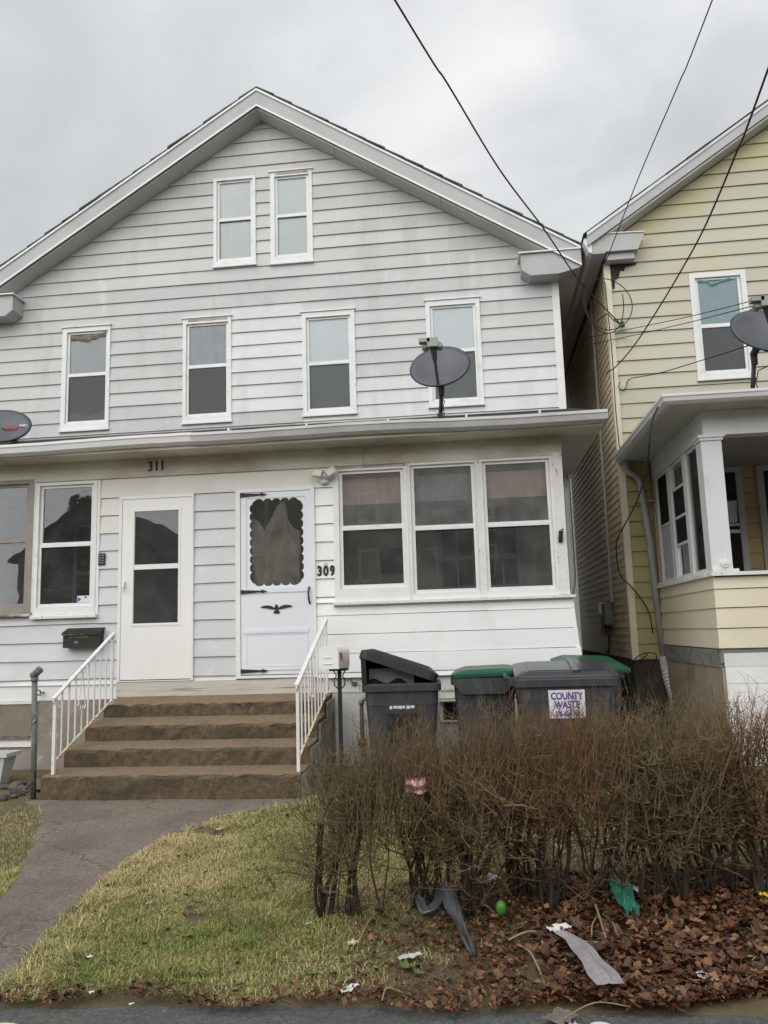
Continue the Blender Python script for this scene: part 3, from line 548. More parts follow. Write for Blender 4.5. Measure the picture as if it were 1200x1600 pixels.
x0, x1, z0, z1 = OP['d2']; b = MB(); b.frame(x0, x1, z0, z1, YF-.045, YF-.0, .055, .042, .03, .036); b.put('door_frame', PEEL if False else TRIM, house)
DOOR2 = mat('cool_white_storm_door', (.74, .765, .80), (.70, .725, .765), sc=2, rough=.35)
gx0, gx1, gz0, gz1 = -2.488, -1.928, 1.985, 2.915
def scallop():
    pts = []; 
    def side(p, q, n, nx_, nz_):
        L_ = sqrt((q[0]-p[0])**2+(q[1]-p[1])**2); tx, tz = (q[0]-p[0])/L_, (q[1]-p[1])/L_; r = L_/n/2
        for i in range(n):
            for a in np.linspace(0, pi, 7)[:-1]:
                s_ = (i+.5)*2*r-r*cos(a); h = r*.62*sin(a); pts.append((p[0]+tx*s_+nx_*h, p[1]+tz*s_+nz_*h))
    ins = .03
    side((gx0+ins, gz0), (gx1-ins, gz0), 5, 0, -1); pts.append((gx1-ins*.2, gz0+.005))
    side((gx1, gz0+ins), (gx1, gz1-ins), 9, 1, 0); pts.append((gx1-ins*.2, gz1-.005))
    side((gx1-ins, gz1), (gx0+ins, gz1), 5, 0, 1); pts.append((gx0+ins*.2, gz1-.005))
    side((gx0, gz1-ins), (gx0, gz0+ins), 9, -1, 0); pts.append((gx0+ins*.2, gz0+.005))
    return pts
d2 = slab('storm_door', R4(-2.62, -1.812, .985, 3.02), [R4(-2.556, -1.872, 1.925, 2.952)], YF-.036, YF-.008, DOOR2, house)
sl = slab('scalloped_border', R4(-2.554, -1.874, 1.927, 2.95), [scallop()], YF-.030, YF-.024, DOOR2, d2)
b = MB(); b.box(-2.55, -1.88, YF-.0225, YF-.0195, 1.93, 2.948); b.put('pane', GLASSD, d2)
for za, zb in ((1.880, 1.925), (1.435, 1.475), (1.03, 1.06)):
    b = MB(); b.box(-2.59, -1.85, YF-.045, YF-.0365, za, zb); b.put('rail', DOOR2, d2)
b = MB(); b.frame(-2.565, -1.868, 1.07, 1.43, YF-.041, YF-.0365, .012); b.put('panel_moulding', DOOR2, d2)
for z in (2.995, 1.897, 1.026):
    b = MB(); b.prism([(-2.622, z-.022), (-2.39, z-.008), (-2.375, z-.02), (-2.315, z), (-2.375, z+.02), (-2.39, z+.008), (-2.622, z+.022)], 'y', YF-.053, YF-.0455 if z != 2.995 else YF-.0365); b.put('strap_hinge', BLACK, d2)
b = MB(); b.tube([(-1.842, YF-.038, 1.925), (-1.842, YF-.065, 1.90), (-1.845, YF-.075, 1.84), (-1.838, YF-.065, 1.77), (-1.836, YF-.038, 1.745)], [.012, .011, .010, .011, .010], 8); b.put('handle', BLACK, d2, smooth=True)
EX, EZ = -2.212, 1.70
eg = [(0, -.055), (.032, -.05), (.035, -.03), (.012, -.02), (.02, -.008), (.06, -.004), (.11, .006), (.15, .012), (.185, .02), (.15, .036), (.10, .040), (.055, .030), (.03, .012), (.016, .018), (.016, .034), (.004, .046), (-.012, .042), (-.022, .03)]
left = [(-x, z) for x, z in [(.02, .014), (.03, .012), (.055, .030), (.10, .040), (.15, .036), (.185, .02), (.15, .012), (.11, .006), (.06, -.004), (.02, -.008), (.012, -.02), (.035, -.03), (.032, -.05)]]
b = MB(); b.prism([(EX+x, EZ+z) for x, z in eg+left], 'y', YF-.046, YF-.0366); b.put('eagle_emblem', BLACK, d2)
# cloth hung behind the 309 door glass
CLOTH = mat('taupe_bedsheet', (.36, .32, .275), (.24, .21, .175), sc=5, rough=.9, bump=.3, bsc=16)
def cl(u, v):
    x = -2.56+.60*u; z = 1.70+1.24*float(np.interp(u, [0, .12, .22, .3, .42, .55, .66, .74, .80, .88, 1], [.80, .84, .80, .72, .80, .94, 1.0, .98, .80, .74, .70]))*v
    return (x, YF+.045+.022*sin(u*15+v*5)+.020*sin(u*6-v*13)+.012*sin(v*23+u*9)+.012*abs(sin(u*9+2*sin(v*6))), z)
b = MB(); b.grid(cl, 44, 34); b.put('hung_cloth', CLOTH, d2, smooth=True)
# interior of the porch
b = MB(); b.box(PX0, PX1-.001, YF+.101, YU-.003, .85, .945); b.put('porch_floor', INT, house)
b = MB(); b.box(PX0, PX1-.001, YF+.101, YU-.003, 3.42, 3.468); b.put('porch_ceiling', INT, house)
for x in (-2.95, PX0, PX1-.09):
    b = MB(); b.box(x, x+.088, YF+.102, YU-.0035, .0, 3.419 if x == -2.95 else 3.7); b.put('porch_partition', INT if x == -2.95 else WHITE, house)
b = MB(); b.box(PX0+.09, -2.955, YU-.012, YU-.004, .95, 3.41); b.box(PX0+.09, -2.955, YF+.105, YU-.013, 3.40, 3.415); b.put('added_dark_lining', INTD, house)  # dark sheets added so the room behind the panes looks unlit
b = MB(); b.box(-2.965, -2.952, YF+.103, YU-.014, .95, 3.39); b.put('added_dark_lining', INTD, house)
# inner windows seen through the porch glass
MUNT = mat('inner_window_trim', (.50, .50, .47), (.45, .45, .42), sc=3, rough=.5)
for (x0, x1) in ((-.50, .02), (.14, .62), (-5.8, -5.0)):
    b = MB(); b.frame(x0, x1, 1.55, 3.1, YU-.09, YU-.022, .05); b.box(x0+.05, x1-.05, YU-.08, YU-.03, 2.36, 2.42); b.box((x0+x1)/2-.012, (x0+x1)/2+.012, YU-.075, YU-.03, 1.6, 3.05)
    for z in (1.98, 2.75): b.box(x0+.05, x1-.05, YU-.074, YU-.03, z, z+.02)
    iw = b.put('inner_window', MUNT, house); b = MB(); b.box(x0+.04, x1-.04, YU-.06, YU-.055, 1.57, 3.08); b.put('pane', mat('inner_pane', (.02, .022, .025), rough=.08), iw)
b = MB(); b.frame(-1.30, -.98, 2.22, 2.55, YU-.05, YU-.022, .03); pf_ = b.put('wall_picture', BLACK, house); b = MB(); b.box(-1.27, -1.01, YU-.04, YU-.03, 2.25, 2.52); b.put('picture_print', INTD, pf_)
PINK = mat('pink_valance', (.60, .40, .37), (.52, .34, .315), sc=4, rough=.9, bump=.2, bsc=14)
for x0, x1, m in ((-1.47, -.74, PINK), (.13, .84, PINK), (-.68, .02, mat('mauve_valance', (.34, .30, .30), (.29, .255, .255), sc=4, rough=.9))):
    b = MB(); b.grid(lambda u, v: (x0+(x1-x0)*u, YF+.125+.008*sin(u*26)+.004*sin(u*61), 2.85+.30*v), 40, 3); b.put('valance', m, house, smooth=True)
# ---- frieze, soffit, gutter, porch roof
b = MB(); b.box(PX0, -3.12, YF-.026, YF-.0, 3.276, 3.56); b.put('frieze_board', FRIEZE, house)
b = MB(); b.box(-3.117, -1.2, YF-.026, YF-.0, 3.276, 3.56); b.put('frieze_board', FRIEZE, house)
b = MB(); b.box(-1.197, PX1-.02, YF-.026, YF-.0, 3.276, 3.56); b.put('frieze_board', FRIEZE, house)
b = MB(); b.box(PX0-.3, -3.0, 8.50, YF-.027, 3.49, 3.515); b.put('soffit_panel', FRIEZE, house)
b = MB(); b.box(-2.997, 1.40, 8.50, YF-.027, 3.49, 3.515); b.put('soffit_panel', FRIEZE, house)
b = MB(); b.box(PX1, 1.40, YF-.0265, YU-.022, 3.49, 3.515); b.put('soffit_panel', SOFFIT, house)
b = MB(); b.box(PX1-.019, PX1-.0, YF-.026, YU-.022, 3.276, 3.489); b.put('frieze_board', FRIEZE, house)
RZ = lambda y: 3.635+(y-8.48)*.2836
b = MB(); b.hexa([(PX0-.3, 8.50, RZ(8.5)-.04), (1.40, 8.50, RZ(8.5)-.04), (1.40, YU-.001, RZ(YU)-.04), (PX0-.3, YU-.001, RZ(YU)-.04), (PX0-.3, 8.46, RZ(8.46)), (1.42, 8.46, RZ(8.46)), (1.42, YU-.001, RZ(YU)), (PX0-.3, YU-.001, RZ(YU))]); pr = b.put('porch_roof', SHINGLE, house)
for i in range(9):
    y0 = 8.44+i*.31; b = MB(); b.hexa([(PX0-.31, y0, RZ(y0)+.004), (1.43, y0, RZ(y0)+.004), (1.43, min(y0+.33, YU-.03), RZ(min(y0+.33, YU-.03))+.002), (PX0-.31, min(y0+.33, YU-.03), RZ(min(y0+.33, YU-.03))+.002), (PX0-.31, y0, RZ(y0)+.014), (1.43, y0, RZ(y0)+.014), (1.43, min(y0+.33, YU-.03), RZ(min(y0+.33, YU-.03))+.005), (PX0-.31, min(y0+.33, YU-.03), RZ(min(y0+.33, YU-.03))+.005)]); b.put('shingle_course', SHINGLE, pr)
b = MB(); b.box(1.385, 1.40, 8.50, YU-.03, 3.516, 3.60); b.box(PX0-.3, 1.384, 8.50, 8.515, 3.516, 3.60); b.put('fascia_board', FRIEZE, house)
prof = [(8.499, 3.52), (8.46, 3.52), (8.41, 3.545), (8.395, 3.60), (8.385, 3.61), (8.385, 3.64), (8.398, 3.64), (8.398, 3.615), (8.41, 3.56), (8.462, 3.532), (8.499, 3.532)]
for x0, x1, dz, m in ((PX0-.3, -3.02, 0, TRIM), (-3.045, 1.44, -.006, GUT)):
    b = MB(); ns = 26; npf = len(prof)
    for i in range(ns+1):
        xx = x0+(x1-x0)*i/ns; sg0 = -.010*sin((xx+7)*.9)-.006*sin(xx*2.3+1)+random.uniform(-.002, .002)
        b.v += [(xx, y-(.004 if dz else 0), z+dz+sg0) for y, z in prof]
    for i in range(ns):
        for j in range(npf): b.f.append((i*npf+j, i*npf+(j+1) % npf, (i+1)*npf+(j+1) % npf, (i+1)*npf+j))
    b.f += [tuple(range(npf)), tuple(ns*npf+j for j in reversed(range(npf)))]
    if x1 > 1: b.box(x1-.003, x1, 8.39, 8.498, 3.53, 3.63)
    gt = b.put('gutter', m, house)
    if dz:
        for x in (-2.62, -1.75, -.86, -.02, .75): b = MB(); b.box(x-.01, x+.01, 8.40, 8.52, 3.634, 3.672); b.put('gutter_hanger', VINYL, gt)
# house numbers
for txt, x, z, s, bo, xs in (('3', -3.698, 3.387, .165, .002, .8), ('1', -3.622, 3.39, .165, .003, .8), ('1', -3.553, 3.392, .165, .003, .8)):
    o = link('house_number', text_mesh(txt, s, BLACK, .004, bo, xs), house, (x, YF-.032, z), TXR)
for i, (txt, x) in enumerate((('3', -1.722), ('0', -1.652), ('9', -1.578))):
    o = link('house_number', text_mesh(txt, .152, BLACK, .003, .006, .78), house, (x, YF-.027, 2.095), TXR)
b = MB(); b.tube([(-1.652+.018*cos(q), YF-.026, 2.165+.018*sin(q)) for q in np.linspace(0, 2*pi, 13)], .003, 5); b.put('ring_hook', GALV, house)
# ================================================================== NEIGHBOUR HOUSE
YN, YP = 11.05, 8.5; NX0, NX1 = 2.01, 10.6; NAX = 6.305; NSL = .667
NAZ = 6.86+NSL*(NAX-2.26)
algae_edge(YEL, NAX, NAZ, NSL, .7, (.50, .45, .22), .7)
nb = thing('yellow_house', (NAX, YN, 0), 'pale yellow clapboard house with an open white-posted porch beside the alley', 'house')
NW = {'w': (3.116, 3.865, 4.67, 6.18), 'w2': (5.6, 6.35, 4.67, 6.18)}
eavez = NAZ-NSL*(NAX-NX0)
nm = slab('main_wall', [(NX0, .0), (NX1, .0), (NX1, eavez), (NAX, NAZ), (NX0, eavez)], [R4(v[0]+.05, v[1]-.05, v[2]+.05, v[3]-.05) for v in NW.values()], YN, YN+.14, INTD, nb)
def nrx(z, s):
    d = (NAZ-z)/NSL; return max(NX0+.055, NAX-d) if s < 0 else min(NX1-.05, NAX+d)
zn = [z for z in [.955+.2023*k for k in range(0, 50)] if z < NAZ-.1]+[NAZ-.02]
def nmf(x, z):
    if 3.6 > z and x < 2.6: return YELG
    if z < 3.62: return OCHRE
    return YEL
nholes = list(NW.values())
for k in range(len(zn)-1):
    z0, z1 = zn[k], zn[k+1]
    if z0 < 3.45:
        board(nm, YELG, nrx(z0, -1), 2.378, z0, z1+.012, YN)
        continue
    courses(nm, [z0, z1], lambda z: nrx(z, -1), lambda z: nrx(z, 1), nholes, YN, lambda x, z: YEL)
# algae-stained boards hug the rake
b = MB(); b.box(NX0-.012, NX0+.055, YN-.035, YN+.0, .955, 6.42); b.box(NX0-.03, NX0-.0125, YN-.035, YN+.07, .955, 6.42); b.put('corner_board', CREAM, nb)
# scorched hole under the eave return
b = MB(); random.seed(5)
b.prism([(NX0+.06, 6.40), (NX0+.07, 6.02), (NX0+.10, 6.06), (NX0+.11, 6.18), (NX0+.17, 6.22), (NX0+.19, 6.31), (NX0+.24, 6.30), (NX0+.27, 6.36), (NX0+.42, 6.38), (NX0+.40, 6.41)], 'y', YN-.031, YN-.0215); b.put('broken_siding_gap', mat('charred_gap', (.018, .015, .014), (.06, .048, .04), sc=14, rough=.95, bump=.6), nb)
# side wall with narrow vinyl courses
b = MB(); b.box(NX0+.0, NX0+.14, YN+.141, 20, .0, 6.6); nsw = b.put('side_wall', INTD, nb)
NLEN = 8.93
for k in range(53):
    z = .965+.1028*k
    bb = MB(); y0, y1 = YN+.072, 20
    bb.v = [(NX0-.014, y0, z), (NX0+.001, y0, z), (NX0+.001, y0, z+.109), (NX0-.001, y0, z+.109), (NX0-.014, y1, z), (NX0+.001, y1, z), (NX0+.001, y1, z+.109), (NX0-.001, y1, z+.109)]
    bb.f = [(0, 1, 2, 3), (7, 6, 5, 4), (0, 4, 5, 1), (1, 5, 6, 2), (2, 6, 7, 3), (3, 7, 4, 0)]; bb.put('vinyl_course', YELS, nsw)
b = MB(); b.box(NX1-.14, NX1, YN+.141, 20, 0, 6.6); b.box(NX0, NX1, 20.001, 20.14, 0, 6.6); b.put('back_and_side_wall', YEL, nb)
b = MB(); b.box(NX0+.03, NX1, YN-.004, YN-.001, -.2, .952); b.box(NX0-.005, NX0+.0295, YN-.004, 20, -.2, .95); b.put('foundation', mat('dark_damp_stone', (.085, .075, .06), (.05, .045, .036), sc=5, rough=.9, bump=.6, bsc=20, stain=(.16, .15, .09), ssc=3), nb)
b = MB(); b.box(NX0+.15, NX1-.15, YN+.141, 20, 3.95, 4.05); b.box(NX0+.15, NX1-.15, YN+.141, 20, 6.3, 6.4); b.box(NX0+.15, NX1-.15, 14, 14.1, 4.06, 6.29); b.put('interior_floor', INTD, nb)
YRN = 10.75
for s in (-1, 1):
    D = NAX-1.74; 
    def hx(d0, d1, y0, y1, za, zb, sk=0): return [(NAX+s*d0, y0, NAZ+za-NSL*d0), (NAX+s*d1, y0, NAZ+za-NSL*d1), (NAX+s*d1, y1, NAZ+za+sk-NSL*d1), (NAX+s*d0, y1, NAZ+za+sk-NSL*d0), (NAX+s*d0, y0, NAZ+zb-NSL*d0), (NAX+s*d1, y0, NAZ+zb-NSL*d1), (NAX+s*d1, y1, NAZ+zb-NSL*d1), (NAX+s*d0, y1, NAZ+zb-NSL*d0)]
    b = MB(); b.hexa(hx(0, D, YRN, YRN+.03, .07, .24)); rk = b.put('rake_board', RAKE, nb)
    b = MB(); b.hexa(hx(0, D, YRN-.015, YRN-.001, .21, .255)); b.put('drip_edge', NBTRIM, rk)
    b = MB(); b.hexa(hx(0, D-.3, YRN+.031, YN+.01, .03, .065, -.02)); b.put('soffit_panel', SOFFIT, nb)
    b = MB(); b.hexa(hx(0, D+.02, YRN+.032, 20.4, .20, .262)); rf = b.put('roof', SHINGLE, nb)
    for i in range(16):
        d1 = (D+.05)*(1-i/16); d0 = max(0, d1-D/16-.05); yj = YRN-.03+random.choice([0, 0, .008, -.012, .014]); b = MB(); b.hexa(hx(d0, d1, yj, 20.45, .266, .275)); b.put('shingle_course', SHINGLE, rf)
    X0, X1 = (1.755, 2.50) if s < 0 else (NAX*2-2.50, NAX*2-1.755)
    if s < 0:
        b = MB(); b.prism([(X0, 6.50), (2.42, 6.50), (2.52, 6.735), (X0, 6.76)], 'y', 10.80, YN-.022); ev = b.put('eave_return', RAKE, nb)
        b = MB(); b.prism([(X0, 6.762), (2.525, 6.737), (2.525, 6.752), (X0, 6.777)], 'y', 10.785, YN-.022); b.put('drip_edge', NBTRIM, ev)
        b = MB(); b.box(2.0, 2.38, 10.86, YN-.023, 6.40, 6.498); b.put('eave_bracket', RAKE, nb)
        for i in range(30):
            b = MB(); b.box(1.80, NX0-.031 if i else 1.98, 10.80+.305*i+.002, 10.80+.305*(i+1)-.002, 6.488 if i else 6.4985-.02, 6.4985); b.put('soffit_strip', SOFFIT, nb)
        b = MB(); b.prism([(1.80, 6.48), (1.80, 6.70), (1.70, 6.70), (1.69, 6.66), (1.76, 6.50)], 'y', 10.78, 20.2); b.put('gutter', TRIM, nb)
CURT = mat('teal_curtain', (.16, .34, .35), (.12, .26, .28), sc=5, rough=.85, bump=.25, bsc=9)
x0, x1, z0, z1 = NW['w']
wv = sash_window(nb, x0, x1, z0, z1, YN, (.075, .07, .07, .07), VINYL, 5.405, shade=(CURT, 5.40), screen=True, glass=GLASSW)
b = MB(); b.grid(lambda u, v: (3.21+.56*u, YN+.009-.014*sin(v*pi)-.004*sin(u*19), 6.045-.045*sin(u*pi*1.4)*(u > .3)+.05*v+.008*sin(u*13)), 24, 5); b.put('valance', CURT, wv, smooth=True)
sash_window(nb, *NW['w2'], YN, (.075, .07, .07, .07), VINYL, 5.405, shade=(SHC, 4.7))
# ---- neighbour porch
PXL, PXR = 2.385, 10.2
bz = [1.146, 1.345, 1.547, 1.737, 1.86]
fr = MB(); fr.box(PXL+.002, PXR, YP+.002, YP+.12, 1.0, 1.86); fr.box(PXL+.002, PXL+.12, YP+.121, YN-.03, 1.0, 1.86); pbase = fr.put('porch_base', INTD, nb)
for z0, z1 in zip(bz, bz[1:]):
    board(pbase, CREAM, PXL-.012, PXR, z0, z1+.01, YP, proud=.018)
    bb = MB(); bb.v = [(PXL-.018, YP-.016, z0), (PXL+.001, YP-.016, z0), (PXL+.001, YP-.004, z1+.01), (PXL-.004, YP-.004, z1+.01), (PXL-.018, YN-.03, z0), (PXL+.001, YN-.03, z0), (PXL+.001, YN-.03, z1+.01), (PXL-.004, YN-.03, z1+.01)]
    bb.f = [(0, 1, 2, 3), (7, 6, 5, 4), (0, 4, 5, 1), (1, 5, 6, 2), (2, 6, 7, 3), (3, 7, 4, 0)]; bb.put('side_clapboard', CREAM, pbase)
b = MB(); b.box(PXL-.04, PXR, YP-.06, YP+.16, 1.865, 1.90); b.box(PXL-.02, 2.62, YP-.055, YP+.15, 1.901, 1.93); b.put('porch_sill', PEEL, nb)
b = MB(); b.box(PXL-.045, PXL+.13, YP+.161, YN-.03, 1.865, 1.90); b.box(PXL-.02, PXL+.1, YP+.17, YN-.03, 1.901, 1.935); b.put('porch_sill', PEEL, nb)
b = MB(); b.box(PXL-.01, PXR, YP-.01, YN-.03, 1.0, 1.08); b.put('porch_floor', INTD, nb)
b = MB(); b.box(PXL+.02, PXR, YP+.0, YP+.14, .96, .999); b.box(PXL-.012, PXL+.03, YP+.015, YN-.03, .955, 1.13); b.put('rim_beam', mat('weathered_grey_beam', (.27, .26, .245), (.18, .175, .165), sc=4, st=(1, .4, 3), rough=.85, bump=.4, stain=(.07, .065, .06), ssc=9, sth=(.55, .62)), nb)
b = MB(); b.box(PXL+.025, PXR, YP-.012, YP-.001, .965, 1.095); b.put('skirt_board', NBTRIM, nb)
b = MB()
for i, (za, zb) in enumerate(((.80, .963), (.62, .797), (.42, .617), (.22, .417), (-.2, .217))):
    bb = MB()
    for j in range(20):
        xa = PXL+.03+.4*j-(.2 if i % 2 else 0); bb = MB(); bb.box(max(xa, PXL+.03), xa+.398, YP-.006-random.uniform(0, .004), YP+.15, za, zb)
        if xa < 6: bb.put('foundation_block', WHITEF, nb)
b = MB(); b.box(PXL+.0, PXL+.028, YP+.0, YN-.03, -.2, .953); b.put('side_foundation', mat('tan_parging', (.36, .31, .225), (.29, .25, .18), sc=3, rough=.85, bump=.3, bsc=25, stain=(.17, .15, .11), ssc=2), nb)
# posts
for px in (2.372, 5.2, 8.0):
    b = MB(); b.box(px, px+.205, YP-.002, YP+.2, 1.931, 3.29); po = b.put('porch_post', NBTRIM, nb)
    b = MB(); b.box(px-.03, px+.235, YP-.032, YP+.23, 3.291, 3.318); b.box(px-.016, px+.22, YP-.018, YP+.216, 3.262, 3.2905); b.frame(px-.001, px+.206, 3.2, 3.2, 0, 0, .0) if False else None; b.put('capital', NBTRIM, po)
b = MB(); b.tube([(2.50, YP-.003, 1.99), (2.50, YP-.035, 1.99)], [.045, .04], 14); b.tube([(2.50, YP-.036, 1.99), (2.50, YP-.05, 1.99)], [.018, .018], 10); b.box(2.49, 2.51, YP-.02, YP-.003, 2.03, 2.07); b.put('outlet_cover', VINYL, nb)
b = MB(); b.box(PXL+.02, PXR, YP+.01, YP+.19, 3.32, 3.58); b.put('porch_beam', NBTRIM, nb)
b = MB(); b.box(PXL+.02, PXL+.19, YP+.191, YN-.03, 3.32, 3.58); b.put('porch_beam', NBTRIM, nb)
# side enclosure of screens: jambs run back from the corner post
jm = MB()
for (ya, yb) in ((8.72, 8.79), (9.37, 9.50), (10.12, 10.28), (10.88, 10.96)):
    b = MB(); b.box(PXL+.03, PXL+.10, ya, yb, 1.936, 3.319); b.put('screen_jamb', NBTRIM, nb)
def bay(ya, yb, rails, panes, name):
    b = MB(); b.box(PXL+.045, PXL+.075, ya+.001, ya+.03, 1.937, 3.318); b.box(PXL+.045, PXL+.075, yb-.03, yb-.001, 1.937, 3.318)
    for z in rails: b.box(PXL+.045, PXL+.075, ya+.031, yb-.031, z-.015, z+.015)
    s_ = b.put('porch_screen', NBTRIM, nb)
    for za, zb, m in panes:
        b = MB(); b.box(PXL+.055, PXL+.062, ya+.02, yb-.02, za, zb); b.put('pane', m, s_)
DSCR = veilmat('dark_screen', (.03, .03, .032), .9); MILK = veilmat('milky_panel', (.50, .52, .51), .85)
bay(10.28, 10.88, (1.955, 2.655, 3.30), ((2.67, 3.285, DSCR), (1.97, 2.64, MILK)), '')
bay(9.50, 10.12, (1.955, 2.335, 2.655, 3.0, 3.30), ((2.67, 2.985, DSCR), (2.35, 2.64, DSCR)), '')
bay(8.79, 9.37, (1.955, 3.30), ((1.97, 3.285, GLASS),), '')
# porch ceiling, soffit strips, gutter, roof
b = MB(); b.box(PXL+.191, PXR, YP+.191, YN-.03, 3.45, 3.50); b.put('porch_ceiling', mat('porch_ceiling_paint', (.42, .42, .41), (.36, .36, .35), sc=2, rough=.7), nb)
for i in range(24):
    y = 8.18+.1195*i; b = MB(); b.box(2.02, PXL+.019, y, y+.1165, 3.581+.0015*(i % 2), 3.592); b.put('soffit_strip', SOFFIT, nb)
for i in range(14):
    x = 2.41+.3*i; b = MB(); b.box(x, x+.296, 8.18, YP+.009, 3.581+.0015*(i % 2), 3.592); b.put('soffit_strip', SOFFIT, nb)
b = MB(); b.box(2.04, PXR, 8.19, YN-.03, 3.594, 3.60); b.put('soffit_backing', INTD, nb)
pg = [(0, 3.575), (-.04, 3.575), (-.075, 3.60), (-.085, 3.635), (-.095, 3.645), (-.095, 3.672), (-.082, 3.672), (-.08, 3.65), (-.065, 3.60), (-.038, 3.588), (0, 3.588)]
b = MB(); n = len(pg)
b.v = [(PXR+.2, 8.18+y, z) for y, z in pg]+[(2.02+y, 8.18+y, z) for y, z in pg]+[(2.02+y, YN-.04, z) for y, z in pg]
for k in range(2):
    for i in range(n): b.f.append((k*n+i, k*n+(i+1) % n, (k+1)*n+(i+1) % n, (k+1)*n+i))
b.f += [tuple(range(n)), tuple(range(2*n, 3*n))]; b.put('gutter', NBTRIM, nb)
b = MB(); pzr = 4.30
b.v = [(2.0, 8.15, 3.66), (PXR+.2, 8.15, 3.66), (PXR+.2, YN-.005, pzr), (2.75, YN-.005, pzr), (2.0, YN-.005, 3.66), (2.0, 8.15, 3.63), (PXR+.2, 8.15, 3.63), (PXR+.2, YN-.005, 3.63), (2.0, YN-.005, 3.63)]
b.f = [(0, 1, 2, 3), (0, 3, 4), (5, 8, 7, 6), (0, 5, 6, 1), (1, 6, 7, 2), (3, 2, 7, 8, 4), (4, 8, 5, 0)]; b.put('porch_roof', SHINGLE, nb)
# porch back wall
for k in range(12):
    z = 1.09+.2*k
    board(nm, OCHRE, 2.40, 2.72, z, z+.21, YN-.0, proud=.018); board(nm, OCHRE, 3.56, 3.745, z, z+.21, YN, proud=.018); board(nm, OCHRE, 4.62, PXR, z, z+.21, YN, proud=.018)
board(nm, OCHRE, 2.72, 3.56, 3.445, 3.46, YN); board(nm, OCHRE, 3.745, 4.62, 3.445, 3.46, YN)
for (xa, xb) in ((2.72, 3.56), (3.745, 4.62)):
    b = MB(); b.frame(xa, xb, 1.95, 3.44, YN-.05, YN-.005, .085, None, .06, .07); wq = b.put('porch_window', mat('dull_white_trim', (.50, .51, .51), (.44, .45, .45), sc=3, rough=.5), nb)
    b = MB(); b.box(xa+.086, xb-.086, YN-.045, YN-.015, 2.555, 2.60); b.box(xa+.086, xb-.086, YN-.045, YN-.015, 2.65, 2.68); b.put('rail', NBTRIM, wq)
    b = MB(); b.box(xa+.08, xb-.08, YN-.018, YN-.012, 2.0, 3.38); b.put('pane', mat('dark_pane', (.018, .021, .023), rough=.06, spec=.6), wq)
b = MB(); b.prism([(3.33, 2.98), (3.47, 2.99), (3.455, 2.70), (3.36, 2.69)], 'y', YN-.022, YN-.0195); b.put('window_notice', STICK, nb)
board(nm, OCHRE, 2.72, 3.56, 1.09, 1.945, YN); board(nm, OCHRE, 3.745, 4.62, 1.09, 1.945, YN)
# downspout with elbow and corrugated end
b = MB(); pts = [(2.06, YN-.10, 3.585), (2.065, YN-.10, 3.50), (2.10, YN-.09, 3.42), (2.19, YN-.08, 3.37), (2.235, YN-.08, 3.30), (2.30, YN-.08, 2.55), (2.36, YN-.08, .98)]
b.tube(pts, .042, 10); dsp = b.put('downspout', DSPOUT, nb, smooth=True)
b = MB(); pp, rr = [], []
for i in range(41):
    t = i/40; x = 2.36+.02*t+.14*t*t; pp.append((x, YN-.10-.30*t*t, .99-.86*t)); rr.append(.058 if i < 9 else (.052 if i % 2 else .062))
b.tube(pp, rr, 12); b.put('corrugated_end', mat('white_corrugated_pipe', (.60, .60, .57), (.45, .45, .43), sc=4, rough=.5), dsp)
b = MB(); b.box(2.16, 2.42, YN-.05, YN-.025, 3.02, 3.05); b.put('downspout_strap', DSPOUT, dsp)
# electric meter and conduit on the alley wall
b = MB(); b.tube([(NX0-.035, 12.25, 6.42), (NX0-.035, 12.28, 1.75)], .022, 8)
b.put('service_conduit', DSPOUT, nb)
em = thing('electric_meter', (NX0-.02, 12.6, 1.2), 'round electric meter in grey boxes on the tan alley wall', 'meter')
MTR = mat('meter_box_grey', (.17, .17, .165), (.13, .13, .125), sc=6, rough=.5)
b = MB(); b.box(NX0-.14, NX0-.0145, 12.35, 12.62, 1.42, 1.74); b.put('meter_socket', MTR, em); b = MB(); b.box(NX0-.12, NX0-.0145, 12.7, 12.98, 1.26, 1.56); b.put('junction_box', MTR, em)
b = MB(); b.tube([(NX0-.1, 12.84, 1.60), (NX0-.1, 12.84, 1.76)], .07, 14); b.put('meter_dial', mat('meter_glass', (.6, .61, .6), rough=.15), em, smooth=False)
b = MB(); b.tube([(NX0-.05, 12.7, 1.26), (NX0-.06, 12.66, 1.1), (NX0-.08, 12.7, .99), (NX0-.10, 12.74, 1.02)], .014, 6); b.put('meter_cable', CABLE, em)
